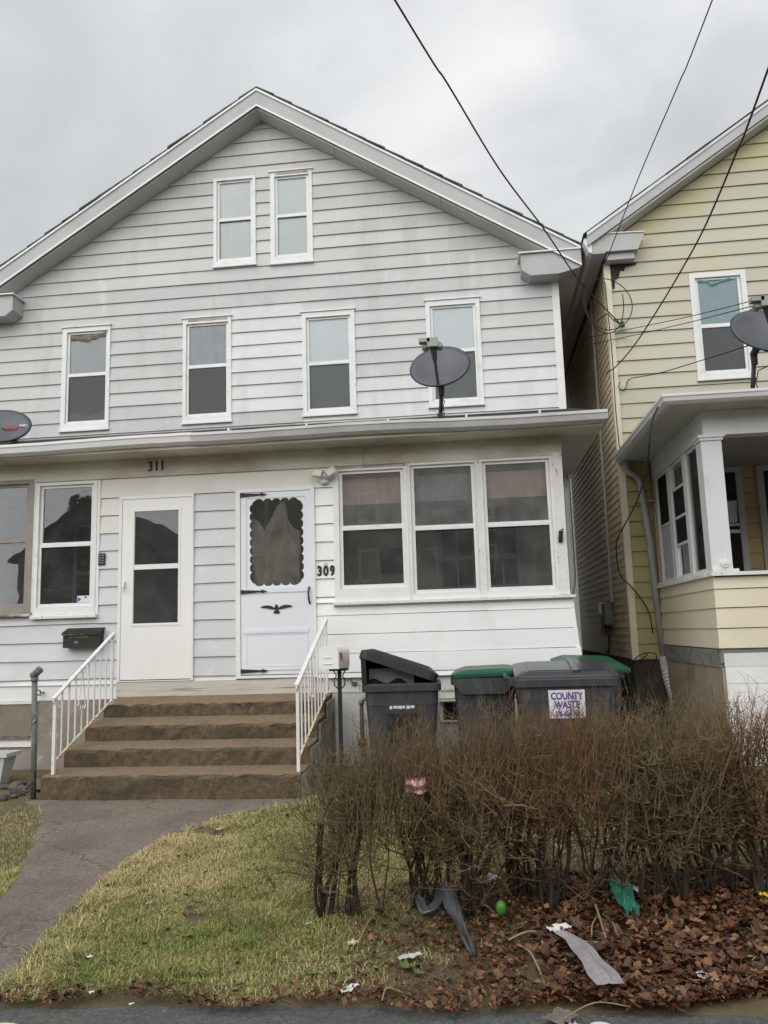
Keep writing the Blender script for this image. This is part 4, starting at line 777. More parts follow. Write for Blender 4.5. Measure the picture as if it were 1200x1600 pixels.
# ================================================================== STEPS AND RAILINGS
steps = thing('concrete_steps', (-2.78, 8.0, 0), 'worn brown concrete front steps rising to the two storm doors', 'steps')
def rough_block(x0, x1, y0, y1, z0, zf, zb, amp=.006, res=.09):
    """front riser + tread + sides, worn front edge"""
    b = MB(); nx_ = int((x1-x0)/res)
    prof = [(y0+.004, z0), (y0+.002, z0+(zf-z0)*.3), (y0, z0+(zf-z0)*.6), (y0, zf-.03), (y0+.006, zf-.012), (y0+.018, zf-.003), (y0+.035, zf)]
    k = 6
    for i in range(1, k+1): prof.append((y0+.035+(y1-y0-.035)*i/k, zf+(zb-zf)*i/k))
    m = len(prof)
    for i in range(nx_+1):
        x = x0+(x1-x0)*i/nx_; chip = random.uniform(.006, .018) if random.random() < .16 else 0
        for j, (y, z) in enumerate(prof):
            a = amp*(1.8 if 2 <= j <= 6 else 1)
            b.v.append((x+(random.uniform(-.3, .3)*amp if 0 < i < nx_ else 0), y+random.uniform(-a, a)*(0 if j == m-1 else 1), z+random.uniform(-a, a)*(.5 if 0 < j < m-1 else 0)-(chip if 3 <= j <= 5 else 0)))
    for i in range(nx_):
        for j in range(m-1): a = i*m+j; b.f.append((a, a+m, a+m+1, a+1))
    rz = len(b.f)
    bot0, bot1 = len(b.v), len(b.v)+1
    b.v += [(x0, y1, z0), (x1, y1, z0)]
    b.f.append(tuple(range(m))+(bot0,)); b.f.append(tuple(nx_*m+j for j in reversed(range(m)))+(bot1,))
    return b, m, nx_
SE = [7.15, 7.57, 7.99, 8.41]; ZF = [.213, .387, .559, .731]; ZB = [.224, .411, .600, .776]
random.seed(11)
for i in range(4):
    yb = SE[i+1]+.03 if i < 3 else YF-.036; zb0 = (0 if i == 0 else ZF[i-1])-.12
    xa, xb = -3.965-.008*i, -1.59-.006*i
    b, m, nx_ = rough_block(xa, xb, SE[i], yb, zb0, ZF[i], ZB[i], amp=.0045, res=.07)
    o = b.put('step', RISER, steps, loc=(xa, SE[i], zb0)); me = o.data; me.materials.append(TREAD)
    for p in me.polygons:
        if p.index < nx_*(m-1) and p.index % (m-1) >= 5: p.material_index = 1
for sx, m in ((-1.60, 0), (-3.99, 1)):
    b = MB(); st_ = [(7.19, -.1), (7.19, .19), (7.6, .20), (7.6, .36), (8.03, .37), (8.03, .53), (8.45, .54), (8.45, .70), (YF-.04, .72), (YF-.04, -.1)]
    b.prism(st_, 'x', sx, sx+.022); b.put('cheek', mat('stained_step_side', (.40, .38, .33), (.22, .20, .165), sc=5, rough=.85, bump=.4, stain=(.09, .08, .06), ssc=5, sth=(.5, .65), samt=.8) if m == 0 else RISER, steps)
def railing(x, yb, yt, zb0, zt0, hb, ht, label, foot=0.):
    t = thing('handrail', (x, yb, zb0), label, 'railing', 'wrought iron stair railings')
    f = lambda a, k: a+(k)
    P0, P1 = Vector((x, yb, zb0+hb)), Vector((x, yt, zt0+ht))
    b = MB()
    d = (P1-P0); e0 = P0-d*.03
    n_ = Vector((0, -d.z, d.y)).normalized()
    a = [e0+Vector((-.019, 0, 0))-n_*.008, e0+Vector((.019, 0, 0))-n_*.008, P1+Vector((.019, 0, 0))-n_*.008, P1+Vector((-.019, 0, 0))-n_*.008]
    b.hexa(a+[q+n_*.018 for q in a]); b.put('top_rail', IRON, t)
    b = MB(); b.tube([e0+Vector((0, .02+.02*cos(q), -.02+.02*sin(q))) for q in np.linspace(1.6, 6.5, 10)], .008, 6); b.tube([P1+Vector((0, .02-.028*cos(q), -.028+.028*sin(q))) for q in np.linspace(1.6, -3.4, 10)], .008, 6); b.put('rail_scroll', IRON, t)
    b = MB(); b.box(x-.014, x+.014, yb-.014, yb+.014, zb0, P0.z-.005); b.put('post', IRON, t)
    b = MB(); b.box(x-.013, x+.013, yt-.05, yt-.024, zt0, P1.z-.03); b.put('post', IRON, t)
    B0, B1 = Vector((x, yb, zb0+.10)), Vector((x, yt-.05, zt0+.03))
    dd = (B1-B0); n2 = Vector((0, -dd.z, dd.y)).normalized()
    b = MB(); a = [B0+Vector((-.01, 0, 0)), B0+Vector((.01, 0, 0)), B1+Vector((.01, 0, 0)), B1+Vector((-.01, 0, 0))]; b.hexa(a+[q+n2*.012 for q in a]); b.put('bottom_rail', RUST, t)
    k = 9
    for i in range(1, k):
        u = i/k; y = yb+(yt-.05-yb)*u; z0 = B0.z+dd.z*u; z1 = P0.z+d.z*((y-yb)/(yt-yb))-.006
        if i == 4:
            b = MB(); zm = (z0+z1)/2
            for sg in (-1, 1):
                b.tube([(x, y, z1), (x, y+sg*.01, z1-.05), (x, y+sg*.055, zm+.02), (x, y+sg*.075, zm-.05), (x, y+sg*.05, zm-.085), (x, y+sg*.02, zm-.075), (x, y+sg*.025, zm-.045)], .006, 5)
                b.tube([(x, y, z1-.02), (x, y+sg*.05, z1-.0), (x, y+sg*.065, z1-.035), (x, y+sg*.04, z1-.05)], .005, 5)
            b.tube([(x, y, z0), (x, y, zm-.09)], .007, 5); b.put('scroll', IRON, t)
        else: b = MB(); b.box(x-.0065, x+.0065, y-.0065, y+.0065, z0, z1); b.put('baluster', IRON, t)
    return t
railing(-3.90, 7.24, 8.44, .2155, .734, .69, .75, 'white iron handrail with rusty yellow bottom rail on the mailbox-wall side of the steps')
railing(-1.625, 7.24, 8.70, .2155, .757, .76, .82, 'chipped white iron handrail beside the white post mailbox')
# old pipe post
pp_ = thing('pipe_post', (-4.09, 7.25, 0), 'old galvanised pipe railing post with an open elbow on top', 'post')
b = MB(); b.tube([(-4.09, 7.25, -.05), (-4.10, 7.25, .5), (-4.115, 7.25, 1.07)], .026, 10); b.put('pipe', GALV, pp_, smooth=True)
b = MB(); b.tube([(-4.115, 7.25, 1.05), (-4.115, 7.25, 1.085)], .034, 10); b.tube([(-4.145, 7.25, 1.10), (-4.115, 7.25, 1.11), (-4.085, 7.24, 1.135), (-4.055, 7.235, 1.16)], [.03, .036, .033, .035], 10); b.put('elbow', GALV, pp_, smooth=True)
# ================================================================== MAILBOXES, LIGHTS, PIPES, HOOKS
mbx = thing('wall_mailbox', (-4.44, YF-.02, 1.33), 'black metal wall mailbox with faded yellow lettering below the 311 window', 'mailbox')
b = MB(); b.prism([(YF-.016, 1.335), (YF-.13, 1.335), (YF-.13, 1.50), (YF-.016, 1.545)], 'x', -4.655, -4.225); b.put('box', BLACK, mbx)
b = MB(); b.hexa([(-4.665, YF-.145, 1.495), (-4.215, YF-.145, 1.495), (-4.215, YF-.012, 1.549), (-4.665, YF-.012, 1.549), (-4.665, YF-.145, 1.503), (-4.215, YF-.145, 1.503), (-4.215, YF-.012, 1.557), (-4.665, YF-.012, 1.557)]); b.box(-4.665, -4.215, YF-.147, YF-.1445, 1.475, 1.503); b.put('lid', BLACK, mbx)
YLET = mat('faded_yellow_lettering', (.55, .50, .12), (.3, .27, .08), sc=60, rough=.7); WLET = mat('white_lettering', (.6, .6, .58), rough=.7)
b = MB(); random.seed(3)
for zz, xs_, kk in ((1.478, -4.64, 18), (1.452, -4.585, 17)):
    for i in range(kk):
        x = xs_+i*.0135+(.006 if i > kk//2 else 0); yy = YF-.1485 if zz > 1.46 else YF-.1315
        if random.random() < .85:
            for _ in range(3): xx = x+random.uniform(0, .005); z_ = zz+random.uniform(-.008, .006); b.box(xx, xx+random.uniform(.002, .006), yy, yy+.0008, z_, z_+random.uniform(.002, .008))
b.put('lettering', YLET, mbx)
link('lettering', text_mesh('311', .035, WLET, .0006), mbx, (-4.495, YF-.1315, 1.395), TXR)
pmx = thing('post_mailbox', (-1.36, 7.9, 0), 'white domed mailbox with a red flag on a black post between the steps and bins', 'mailbox')
WPL = mat('white_mailbox_plastic', (.80, .80, .785), (.76, .76, .745), sc=4, rough=.4, stain=(.55, .53, .5), ssc=8, sth=(.65, .8), samt=.5)
def dome(wd, h, r): return [(-wd, 0), (wd, 0), (wd, h)]+[(wd*cos(q), h+r*sin(q)) for q in np.linspace(0, pi, 12)[1:-1]]+[(-wd, h)]
MX, MZ = -1.40, 1.075
def dm(y, wd, h, r, s=1): return [(MX+x, MZ+z) for x, z in dome(wd, h, r)]
yaw_m = RAD(-5)
def rotm(b, c):
    b.v = [(c[0]+(x-c[0])*cos(yaw_m)-(y-c[1])*sin(yaw_m), c[1]+(x-c[0])*sin(yaw_m)+(y-c[1])*cos(yaw_m), z) for x, y, z in b.v]; return b
CM = (-1.385, 7.9)
b = MB(); b.prism(dm(0, .090, .145, .078), 'y', 7.70, 8.13); rotm(b, CM).put('box', WPL, pmx)
b = MB(); b.prism(dm(0, .097, .142, .085), 'y', 7.675, 7.699); b.box(MX-.05, MX+.03, 7.668, 7.6745, MZ+.105, MZ+.112); b.box(MX-.05, MX+.035, 7.668, 7.6745, MZ+.045, MZ+.052); rotm(b, CM).put('door', WPL, pmx)
b = MB(); b.box(MX+.091, MX+.096, 7.80, 7.825, MZ+.07, MZ+.145); b.box(MX+.091, MX+.096, 7.755, 7.80, MZ+.105, MZ+.15); rotm(b, CM).put('flag', mat('red_flag', (.50, .03, .045), rough=.4), pmx)
b = MB(); b.box(-1.375, -1.34, 7.89, 7.925, -.05, 1.05); b.box(-1.44, -1.28, 7.80, 8.0, 1.05, 1.0745); b.put('post', BLACK, pmx)
b = MB()
for s in (-1, 1): b.tube([(-1.357+s*.018, 7.9, .88), (-1.357+s*.05, 7.9, .91), (-1.357+s*.055, 7.9, .96), (-1.357+s*.03, 7.9, 1.0), (-1.357+s*.06, 7.9, 1.055)], .006, 5)
b.put('bracket', BLACK, pmx)
fl_ = thing('floodlight', (-1.65, YF-.03, 3.1), 'twin-head outdoor floodlight mounted above the 309 number', 'lamp')
b = MB(); b.lathe([(.045, 0), (.05, .03), (.03, .05)], (-1.645, YF-.05, 3.08), 12); b.tube([(-1.645, YF-.02, 3.12), (-1.645, YF-.07, 3.13), (-1.69, YF-.10, 3.15)], .012, 8); b.tube([(-1.645, YF-.07, 3.13), (-1.60, YF-.10, 3.15)], .012, 8); b.put('mount', VINYL, fl_, smooth=True)
LENS = mat('floodlight_lens', (.62, .58, .45), rough=.15)
for c, rz, ry in (((-1.705, YF-.12, 3.185), -.25, .18), ((-1.565, YF-.12, 3.195), .5, -.55)):
    b = MB(); b.hexa([(-.065, -.03, -.045), (.065, -.03, -.045), (.05, .035, -.035), (-.05, .035, -.035), (-.065, -.03, .045), (.065, -.03, .045), (.05, .035, .035), (-.05, .035, .035)])
    h_ = b.put('lamp_head', mat('brown_lamp_housing', (.42, .40, .34), rough=.5), fl_, loc=c, world=False, rot=(-.25, ry, rz)); 
    WL[h_] = None; b = MB(); b.box(-.054, .054, -.034, -.0305, -.034, .034); b.put('lens', LENS, h_, world=False)
hk = MB(); hk.tube([(.925, YF-.04, 2.33), (.925, YF-.075, 2.35), (.935, YF-.08, 2.43)], [.02, .022, .024], 8); hk.box(.905, .95, YF-.062, YF-.0365, 2.31, 2.36); hk.tube([(.935, YF-.08, 2.44), (.965, YF-.085, 2.44)], .008, 6); tag(hk.put('security_camera', BLACK), 'small black camera bracket on the peeling corner post', 'camera')
b = MB(); b.box(-4.305, -4.225, YF-.036, YF-.0215, 2.265, 2.40); kp = b.put('keypad', BLACK); tag(kp, 'small black perforated plate on the wall between the 311 window and door', 'plate')
b = MB()
for i in range(4): b.box(-4.295+.0, -4.275, YF-.0385, YF-.0365, 2.29+.028*i, 2.30+.028*i); b.box(-4.262, -4.24, YF-.0385, YF-.0365, 2.285+.028*i, 2.295+.028*i)
b.put('button', mat('plate_hole', (.3, .3, .3), rough=.6), kp)
fa = thing('hose_bib', (-4.94, YF-.03, .84), 'small outdoor tap on the skirt board above the vent grille', 'tap')
b = MB(); b.tube([(-4.93, YF-.013, .845), (-4.93, YF-.07, .845), (-4.93, YF-.09, .82)], .014, 8); b.put('spout', LNBM, fa); b = MB(); b.tube([(-4.955+.028*cos(q), YF-.085, .85+.028*sin(q)) for q in np.linspace(0, 2*pi, 9)], .008, 5); b.put('wheel_handle', DARK, fa)
fb = MB(); fb.tube([(-1.36+.03*cos(q), YF-.03, .86+.02*sin(q)) for q in np.linspace(0, 2*pi, 11)], .006, 6); fb.tube([(-1.36, YF-.0201, .86), (-1.36, YF-.045, .86)], .012, 7); tag(fb.put('wall_ring', GALV), 'small grey ring fitting on the skirt board behind the white mailbox', 'fitting')
gp = thing('gas_pipe', (-1.25, 8.68, 0), 'rusty riser pipe with an elbow turning in behind the open-lidded bin', 'pipe')
b = MB(); b.tube([(-1.262, 8.68, -.05), (-1.262, 8.68, .69)], .022, 9); b.tube([(-1.262, 8.68, .24), (-1.262, 8.68, .30)], .045, 10); b.put('riser', mat('rusty_pipe', (.16, .12, .09), (.09, .07, .06), sc=8, rough=.7, bump=.2), gp, smooth=True)
b = MB(); b.tube([(-1.262, 8.68, .66), (-1.262, 8.68, .70), (-1.235, 8.69, .722), (-1.15, 8.72, .725), (-1.1, 8.86, .725)], [.034, .034, .034, .024, .024], 9); b.put('elbow', LNBM, gp, smooth=True)
# plant pot, drain pipe, rubble at the far end of the steps
pt = thing('plant_pot', (-4.95, 8.05, 0), 'pale plastic window-box planter on the ground below the vent grille', 'planter')
PLP = mat('pale_plastic_pot', (.56, .58, .57), (.48, .5, .49), sc=5, rough=.5)
b = MB(); b.hexa([(-5.35, 7.97, 0), (-4.86, 7.97, 0), (-4.86, 8.13, 0), (-5.35, 8.13, 0), (-5.40, 7.94, .27), (-4.80, 7.94, .27), (-4.80, 8.16, .27), (-5.40, 8.16, .27)]); b.put('tub', PLP, pt)
b = MB(); b.frame(-5.43, -4.765, 0, 0, 0, 0, 0) if False else None
b.box(-5.43, -4.765, 7.915, 7.945, .271, .31); b.box(-5.43, -4.765, 8.16, 8.185, .271, .31); b.box(-5.43, -5.40, 7.9451, 8.1599, .271, .31); b.box(-4.795, -4.765, 7.9451, 8.1599, .271, .31); b.put('rim', PLP, pt)
b = MB(); b.box(-5.39, -4.81, 7.96, 8.14, .272, .285); b.put('soil', SOIL, pt)
b = MB(); k = 16
ring = lambda r, y: [(-4.02+r*1.25*cos(q), y, .155+r*sin(q)) for q in np.linspace(0, 2*pi, k, endpoint=False)]
b.v = [Vector(p)+Vector((0, 0, 0)) for p in ring(.075, 7.85)+ring(.06, 7.85)+ring(.06, 8.3)+ring(.075, 8.3)]; b.v = [tuple(p) for p in b.v]
for a, c in ((0, 1), (1, 2), (2, 3), (3, 0)):
    for i in range(k): b.f.append((a*k+i, a*k+(i+1) % k, c*k+(i+1) % k, c*k+i))
tag(b.put('drain_pipe', mat('clay_pipe', (.10, .065, .045), (.06, .04, .03), sc=8, rough=.8)), 'open end of a dark clay drain pipe beside the bottom step', 'pipe')
STONE = mat('grey_rubble_stone', (.13, .12, .105), (.075, .07, .06), sc=6, rough=.9, bump=.5, stain=(.10, .11, .04), ssc=3, rnd=.25)
def rock(r, seed):
    rn = random.Random(seed); b = MB(); n = 7
    for i in range(5):
        for j in range(n):
            th, ph = pi*(i+.3)/4.8, 2*pi*j/n; rr_ = r*(1+rn.uniform(-.25, .2)); b.v.append((rr_*sin(th)*cos(ph)*1.25, rr_*sin(th)*sin(ph), rr_*cos(th)*.65))
    for i in range(4):
        for j in range(n): b.f.append((i*n+j, i*n+(j+1) % n, (i+1)*n+(j+1) % n, (i+1)*n+j))
    b.f += [tuple(range(n)), tuple(range(4*n, 5*n))]; return b.mesh('stone', STONE)
RM = [rock(.06, i) for i in range(5)]; random.seed(21)
for i in range(26):
    x, y = random.uniform(-5.3, -4.15), random.uniform(7.15, 7.95); s = random.uniform(.5, 1.35)
    o = link('stone', RM[i % 5], None, (x, y, .03*s), (random.uniform(-.3, .3), random.uniform(-.3, .3), random.uniform(0, 6))); o.scale = (s, s, s)
    tag(o, 'dark grey rubble stone lying behind the pipe post', 'stone', 'loose stones by the foundation')
# ================================================================== BINS
def bin_mesh(wd, dp, h, tp=.82, r=.06):
    """tapered body with rounded corners, open top, hollow"""
    def loop(w_, d_, z, k=4):
        o = []
        for cx, cy, a0 in ((w_/2-r, d_/2-r, 0), (-w_/2+r, d_/2-r, pi/2), (-w_/2+r, -d_/2+r, pi), (w_/2-r, -d_/2+r, 1.5*pi)):
            for i in range(k): a = a0+pi/2*i/(k-1); o.append((cx+r*cos(a), cy+r*sin(a), z))
        return o
    b = MB(); lv = [(tp, 0), (tp+.02, .03), (1-.03, h-.2), (1-.02, h-.19), (1, h)]
    ls = [loop(wd*s, dp*s, z) for s, z in lv]+[loop(wd*.97, dp*.97, h), loop(wd*tp*.96, dp*tp*.96, .1)]
    n = len(ls[0])
    for l in ls: b.v += l
    for i in range(len(ls)-1):
        for j in range(n): b.f.append((i*n+j, i*n+(j+1) % n, (i+1)*n+(j+1) % n, (i+1)*n+j))
    b.f += [tuple(reversed(range(n))), tuple((len(ls)-1)*n+j for j in range(n))]
    rim = MB(); ro = [loop(wd*1.0+.004, dp+.004, h-.065), loop(wd+.05, dp+.05, h-.06), loop(wd+.055, dp+.055, h), loop(wd+.03, dp+.03, h+.012), loop(wd*.972, dp*.972, h+.004), loop(wd*.97, dp*.97, h-.065)]
    for l in ro: rim.v += l
    for i in range(6):
        for j in range(n): rim.f.append((i*n+j, i*n+(j+1) % n, ((i+1) % 6)*n+(j+1) % n, ((i+1) % 6)*n+j))
    return b, rim
def lid_mesh(wd, dp, dome_h=.05, fl=.04, r=.07):
    b = MB()
    def loop(w_, d_, z, k=4):
        o = []
        for cx, cy, a0 in ((w_/2-r, d_/2-r, 0), (-w_/2+r, d_/2-r, pi/2), (-w_/2+r, -d_/2+r, pi), (w_/2-r, -d_/2+r, 1.5*pi)):
            for i in range(k): a = a0+pi/2*i/(k-1); o.append((cx+r*cos(a), cy+r*sin(a), z))
        return o
    ls = [loop(wd-.012, dp-.012, -fl+.0), loop(wd, dp, -fl), loop(wd, dp, 0), loop(wd-.05, dp-.05, .015), loop(wd-.18, dp-.18, dome_h), loop(wd-.20, dp-.20, dome_h-.012), loop(wd-.07, dp-.07, .0), loop(wd-.012, dp-.012, -.012)]
    n = len(ls[0])
    for l in ls: b.v += l
    for i in range(5-1):
        for j in range(n): b.f.append((i*n+j, i*n+(j+1) % n, (i+1)*n+(j+1) % n, (i+1)*n+j))
    b.f.append(tuple(4*n+j for j in range(n)))
    for i in (5, 6):
        for j in range(n): b.f.append((i*n+j, (i+1)*n+j, (i+1)*n+(j+1) % n, i*n+(j+1) % n))
    for j in range(n): b.f.append((7*n+j, 0*n+j, (j+1) % n, 7*n+(j+1) % n))
    b.f.append(tuple(5*n+j for j in reversed(range(n))))
    return b
def axle(t, wd, dp):
    for sx in (-1, 1):
        b = MB(); b.tube([(sx*(wd*.40), dp*.46, .12), (sx*(wd*.40+.05), dp*.46, .12)], .115, 16); b.put('wheel', BINB, t, world=False)
# bin 1 open lid
W1, D1, H1 = .70, .70, .91
t = thing('trash_bin', (-.765, 8.12, 0), 'dark grey wheeled trash bin with its black lid propped half open', 'bin', 'wheeled bins by the porch', rot=(0, 0, RAD(3)))
bo, ri = bin_mesh(W1, D1, H1); bd = bo.put('body', BINM, t, world=False); ri.put('rim', BINM, t, world=False); axle(t, W1, D1)
b = MB(); b.box(-.15, .13, -D1/2-.0, -D1/2+.035, .63, .645); b.hexa([(-.14, -.336, .40), (.14, -.336, .40), (.14, -.30, .40), (-.14, -.30, .40), (-.14, -.345, .64), (.14, -.345, .64), (.14, -.30, .64), (-.14, -.30, .64)]); b.put('moulded_recess', BINB, bd, world=False)
b = MB(); random.seed(8)
for i, (xa, xb) in enumerate(((-.115, -.09), (-.08, -.035), (-.03, 0), (.005, .03), (.045, .075), (.08, .12))): b.box(xa, xb, -.3475, -.3455, .685+.006*(i % 2), .715)
b.put('stamped_label', WLET, bd, world=False)
b = lid_mesh(W1+.07, D1+.07, .05, .075)
lo = b.put('lid', BINB, t, loc=(-.02, 0, 1.085), world=False, rot=(RAD(-6), RAD(19), 0))
b = MB(); b.box(-.31, .12, -.24, .24, .55, 1.06); b.put('box_of_rubbish', mat('grey_cardboard', (.16, .165, .17), (.13, .135, .14), sc=6, rough=.7), t, world=False)
b = MB(); b.grid(lambda u, v: ((-.33+.66*u), -.30+.6*v, .88+.09*sin(u*pi)*sin(v*pi)+.03*sin(u*17)*sin(v*13)+.20*(1-u)*sin(v*pi)), 16, 14); b.put('bin_bag', mat('black_bin_bag', (.012, .012, .013), rough=.3), t, world=False, smooth=True)
b = MB(); b.hexa([(-.37, -.37, .925), (-.325, -.37, .925), (-.325, .36, .925), (-.37, .36, .925), (-.375, -.39, 1.17), (-.33, -.39, 1.17), (-.33, .37, 1.18), (-.375, .37, 1.18)]); b.put('lid_flap', BINB, t, world=False)
# bin 2 green lid
W2, D2, H2 = .58, .62, .945
t = thing('trash_bin', (.045, 8.22, 0), 'dark grey wheeled bin with a closed bright green lid', 'bin', 'wheeled bins by the porch', rot=(0, 0, RAD(-3)))
bo, ri = bin_mesh(W2, D2, H2); bd = bo.put('body', BINM, t, world=False); ri.put('rim', BINM, t, world=False); axle(t, W2, D2)
b = MB(); b.prism([(-.20, .80), (.20, .80), (.295, .905), (.295, .945), (-.295, .945), (-.295, .905)], 'y', -D2/2-.045, -D2/2+.01); b.put('hopper_lip', BINM, bd, world=False)
lid_mesh(W2+.05, D2+.07, .036, .028).put('lid', GREENP, t, loc=(0, -.005, .998), world=False, rot=(RAD(2), RAD(-1.5), 0))
# bin 4 (behind, green lid)
t = thing('trash_bin', (1.02, 8.36, 0), 'wheeled bin with a tilted green lid standing behind the bin with the sign', 'bin', 'wheeled bins by the porch', rot=(0, 0, RAD(6)))
bo, ri = bin_mesh(.60, .62, .97); bd = bo.put('body', BINM, t, world=False); ri.put('rim', BINM, t, world=False); axle(t, .6, .62)
lid_mesh(.66, .70, .05, .03).put('lid', GREENP, t, loc=(.06, 0, 1.035), world=False, rot=(RAD(6), RAD(3), 0))
# bin 3 with sign, side-on
W3, D3, H3 = .60, .86, .945
t = thing('trash_bin', (.745, 7.72, 0), 'dark grey wheeled bin turned side-on with a white and purple county waste sign', 'bin', 'wheeled bins by the porch', rot=(0, 0, RAD(90)))
bo, ri = bin_mesh(W3, D3, H3); bd = bo.put('body', BINM, t, world=False); ri.put('rim', BINM, t, world=False); axle(t, W3, D3)
lo = lid_mesh(W3+.06, D3+.05, .035, .03).put('lid', LIDM, t, loc=(.02, -.015, 1.015), world=False, rot=(0, RAD(-9), 0)); WL[lo] = None
b = MB(); b.box(-.20, .20, -.05, .33, .028, .04); b.box(-.24, .24, -.32, -.12, .03, .046); b.box(-.27, .27, -.115, -.06, .02, .05); b.put('lid_panel', LIDM, lo, world=False)
b = MB(); b.tube([(-.25, .47, .95), (-.25, .52, .975), (.25, .52, .975), (.25, .47, .95)], .018, 8); b.box(-.27, -.23, .40, .49, .90, .97); b.box(.23, .27, .40, .49, .90, .97); b.put('handle', BINM, t, world=False)
SIGN = mat('white_sign_vinyl', (.74, .73, .76), (.68, .67, .71), sc=5, rough=.35); PURP = mat('purple_sign_print', (.055, .03, .27), (.07, .045, .32), sc=40, rough=.5); RED = mat('red_sign_print', (.35, .05, .08), rough=.5)
# the long side facing the road is local +x -> world... local -x side faces the road after the quarter turn
sx = -W3/2-.006
b = MB(); b.hexa([(sx+.012, .155, .61), (sx+.012, -.155, .61), (sx+.016, -.155, .61), (sx+.016, .155, .61), (sx-.004, .158, .855), (sx-.004, -.158, .855), (sx, -.158, .855), (sx, .158, .855)]); sg_ = b.put('sign', SIGN, bd, world=False)
sl_ = atan2(.016, .245)
for txt, z, s_, m_ in (('COUNTY', .80, .082, PURP), ('WASTE', .725, .082, PURP), ('570-434-394', .645, .062, PURP)):
    u = (z-.61)/.245; me = text_mesh(txt, s_, m_, .0008, .0022, .80 if s_ > .07 else .66)
    link('lettering', me, bd, (sx+.012-.016*u-.0015, 0, z), (pi/2, 0, -pi/2))
# ================================================================== SATELLITE DISHES
def dish(loc, C, nrm, rad, L_, label, mast_top, txt=None, rw=1.0, flip=1):
    t = thing('satellite_dish', loc, label, 'satellite dish', 'roof satellite dishes')
    n_ = Vector(nrm).normalized(); ax = Vector((0, 0, 1)).cross(n_).normalized(); ay = n_.cross(ax)
    C = Vector(C); b = MB(); nr, na = 6, 28
    dp = .085*rad/.35
    for side in (0, 1):
        for i in range(nr+1):
            r_ = rad*i/nr
            for j in range(na):
                q = 2*pi*j/na; p = C+ax*(r_*cos(q)*rw)+ay*(r_*sin(q))+n_*(dp*((i/nr)**2-1)-(.010 if side else 0)); b.v.append(tuple(p))
    m_ = (nr+1)*na
    for side in (0, 1):
        for i in range(nr):
            for j in range(na):
                f = (side*m_+i*na+j, side*m_+i*na+(j+1) % na, side*m_+(i+1)*na+(j+1) % na, side*m_+(i+1)*na+j); b.f.append(f if side == 0 else tuple(reversed(f)))
    for j in range(na): b.f.append((nr*na+j, nr*na+(j+1) % na, m_+nr*na+(j+1) % na, m_+nr*na+j))
    rf = b.put('reflector', DISHM, t, smooth=True, loc=tuple(C), fix=False)
    b = MB(); ring_ = [C+ax*(rad*rw*cos(q))+ay*(rad*sin(q))-n_*.012 for q in np.linspace(0, 2*pi, 29)]; b.tube(ring_, .011, 6); b.put('rim', BLACK, rf, smooth=True)
    mt = Vector(mast_top); bs = Vector(loc)
    bk = C-n_*(dp+.03)
    b = MB(); b.tube([bs+Vector((0, 0, .03)), bs+(mt-bs)*.5, mt], .024, 9); b.put('mast', GALV if False else ARMM, t, smooth=True)
    b = MB(); b.tube([mt-Vector((0, 0, .08)), mt+Vector((0, 0, .04)), bk], [.035, .04, .05], 8); b.put('rear_bracket', ARMM, t)
    sl = atan2(.2836, 1)
    b = MB(); b.hexa([tuple(bs+Vector(p)) for p in ((-.09, -.09, -.006), (.09, -.09, -.006), (.09, .09, .045), (-.09, .09, .045), (-.09, -.09, .002), (.09, -.09, .002), (.09, .09, .053), (-.09, .09, .053))]); b.box(bs.x-.035, bs.x+.035, bs.y-.05, bs.y+.05, bs.z+.02, bs.z+.05); b.put('foot_plate', GALV, t)
    b0 = C-ay*(rad*.97)-n_*.02; lp = Vector(L_)
    dd = lp-b0; b = MB(); b.tube([b0-dd*.06, b0+dd*.55, b0+dd*.86], [.021, .024, .022], 4); b.tube([b0+dd*.6, b0+dd*.8, b0+dd*.97], [.026, .036, .045], 6); b.put('feed_arm', ARMM, t)
    b = MB(); v_ = dd.normalized()
    b.box(lp.x-.06, lp.x+.06, lp.y-.05, lp.y+.05, lp.z-.045, lp.z+.055); b.box(lp.x-.06-.06*flip-.03, lp.x-.06*flip+.03, lp.y-.05, lp.y+.05, lp.z+.012, lp.z+.055); b.put('receiver', LNBM, t)
    for dx in (-.085*flip, .075*flip): b = MB(); b.tube([(lp.x+dx, lp.y+.0, lp.z-.01), (lp.x+dx, lp.y+.07, lp.z-.03)], [.035, .04], 10); b.put('feed_horn', LNBM, t)
    b = MB(); b.tube([b0, b0+Vector((.01, .02, -.10)), mt+Vector((.03, 0, -.15)), bs+Vector((.035, -.02, .12)), bs+Vector((.05, -.04, .02))], .006, 5); b.put('coax', CABLE, t)
    return t, C, n_, ax, ay, dp, rf
Yd = 9.15
zr = RZ(9.3)+.012
base = (-.325, 9.3, zr); C1 = atY(687, 571, 9.02)
dish(base, C1, (-.10, -.86, .55), .345, atY(676, 537, 8.62), 'dark grey satellite dish with a forked receiver on the porch roof before a window', (-.30, 9.26, 4.22), rw=1.0)
C2 = atY(3, 664, 8.98)
t2, C_, n_, ax, ay, dp, rf2 = dish((-5.66, 9.3, zr), C2, (.30, -.80, .72), .325, atY(-45, 655, 8.6), 'dark satellite dish with a red and white logo on the porch roof of 311', (-5.66, 9.26, 4.02))
ROTM = Matrix((ax, ay, n_)).transposed()
for txt, s_, m_, dx in (('dish', .125, mat('red_logo', (.34, .05, .07), rough=.5), .10), ('HD', .065, WLET, .235)):
    me = text_mesh(txt, s_, m_, .001, .002, 1.0, shear=.2); o = link('logo', me, rf2, C_+ax*dx+ay*.03+n_*(-.05 if dx < .12 else -.02)); o.rotation_euler = ROTM.to_euler()
C3 = atY(1196, 515, 8.62)
zr3 = 3.66+(8.95-8.15)*(4.30-3.66)/(11.05-8.15)+.012
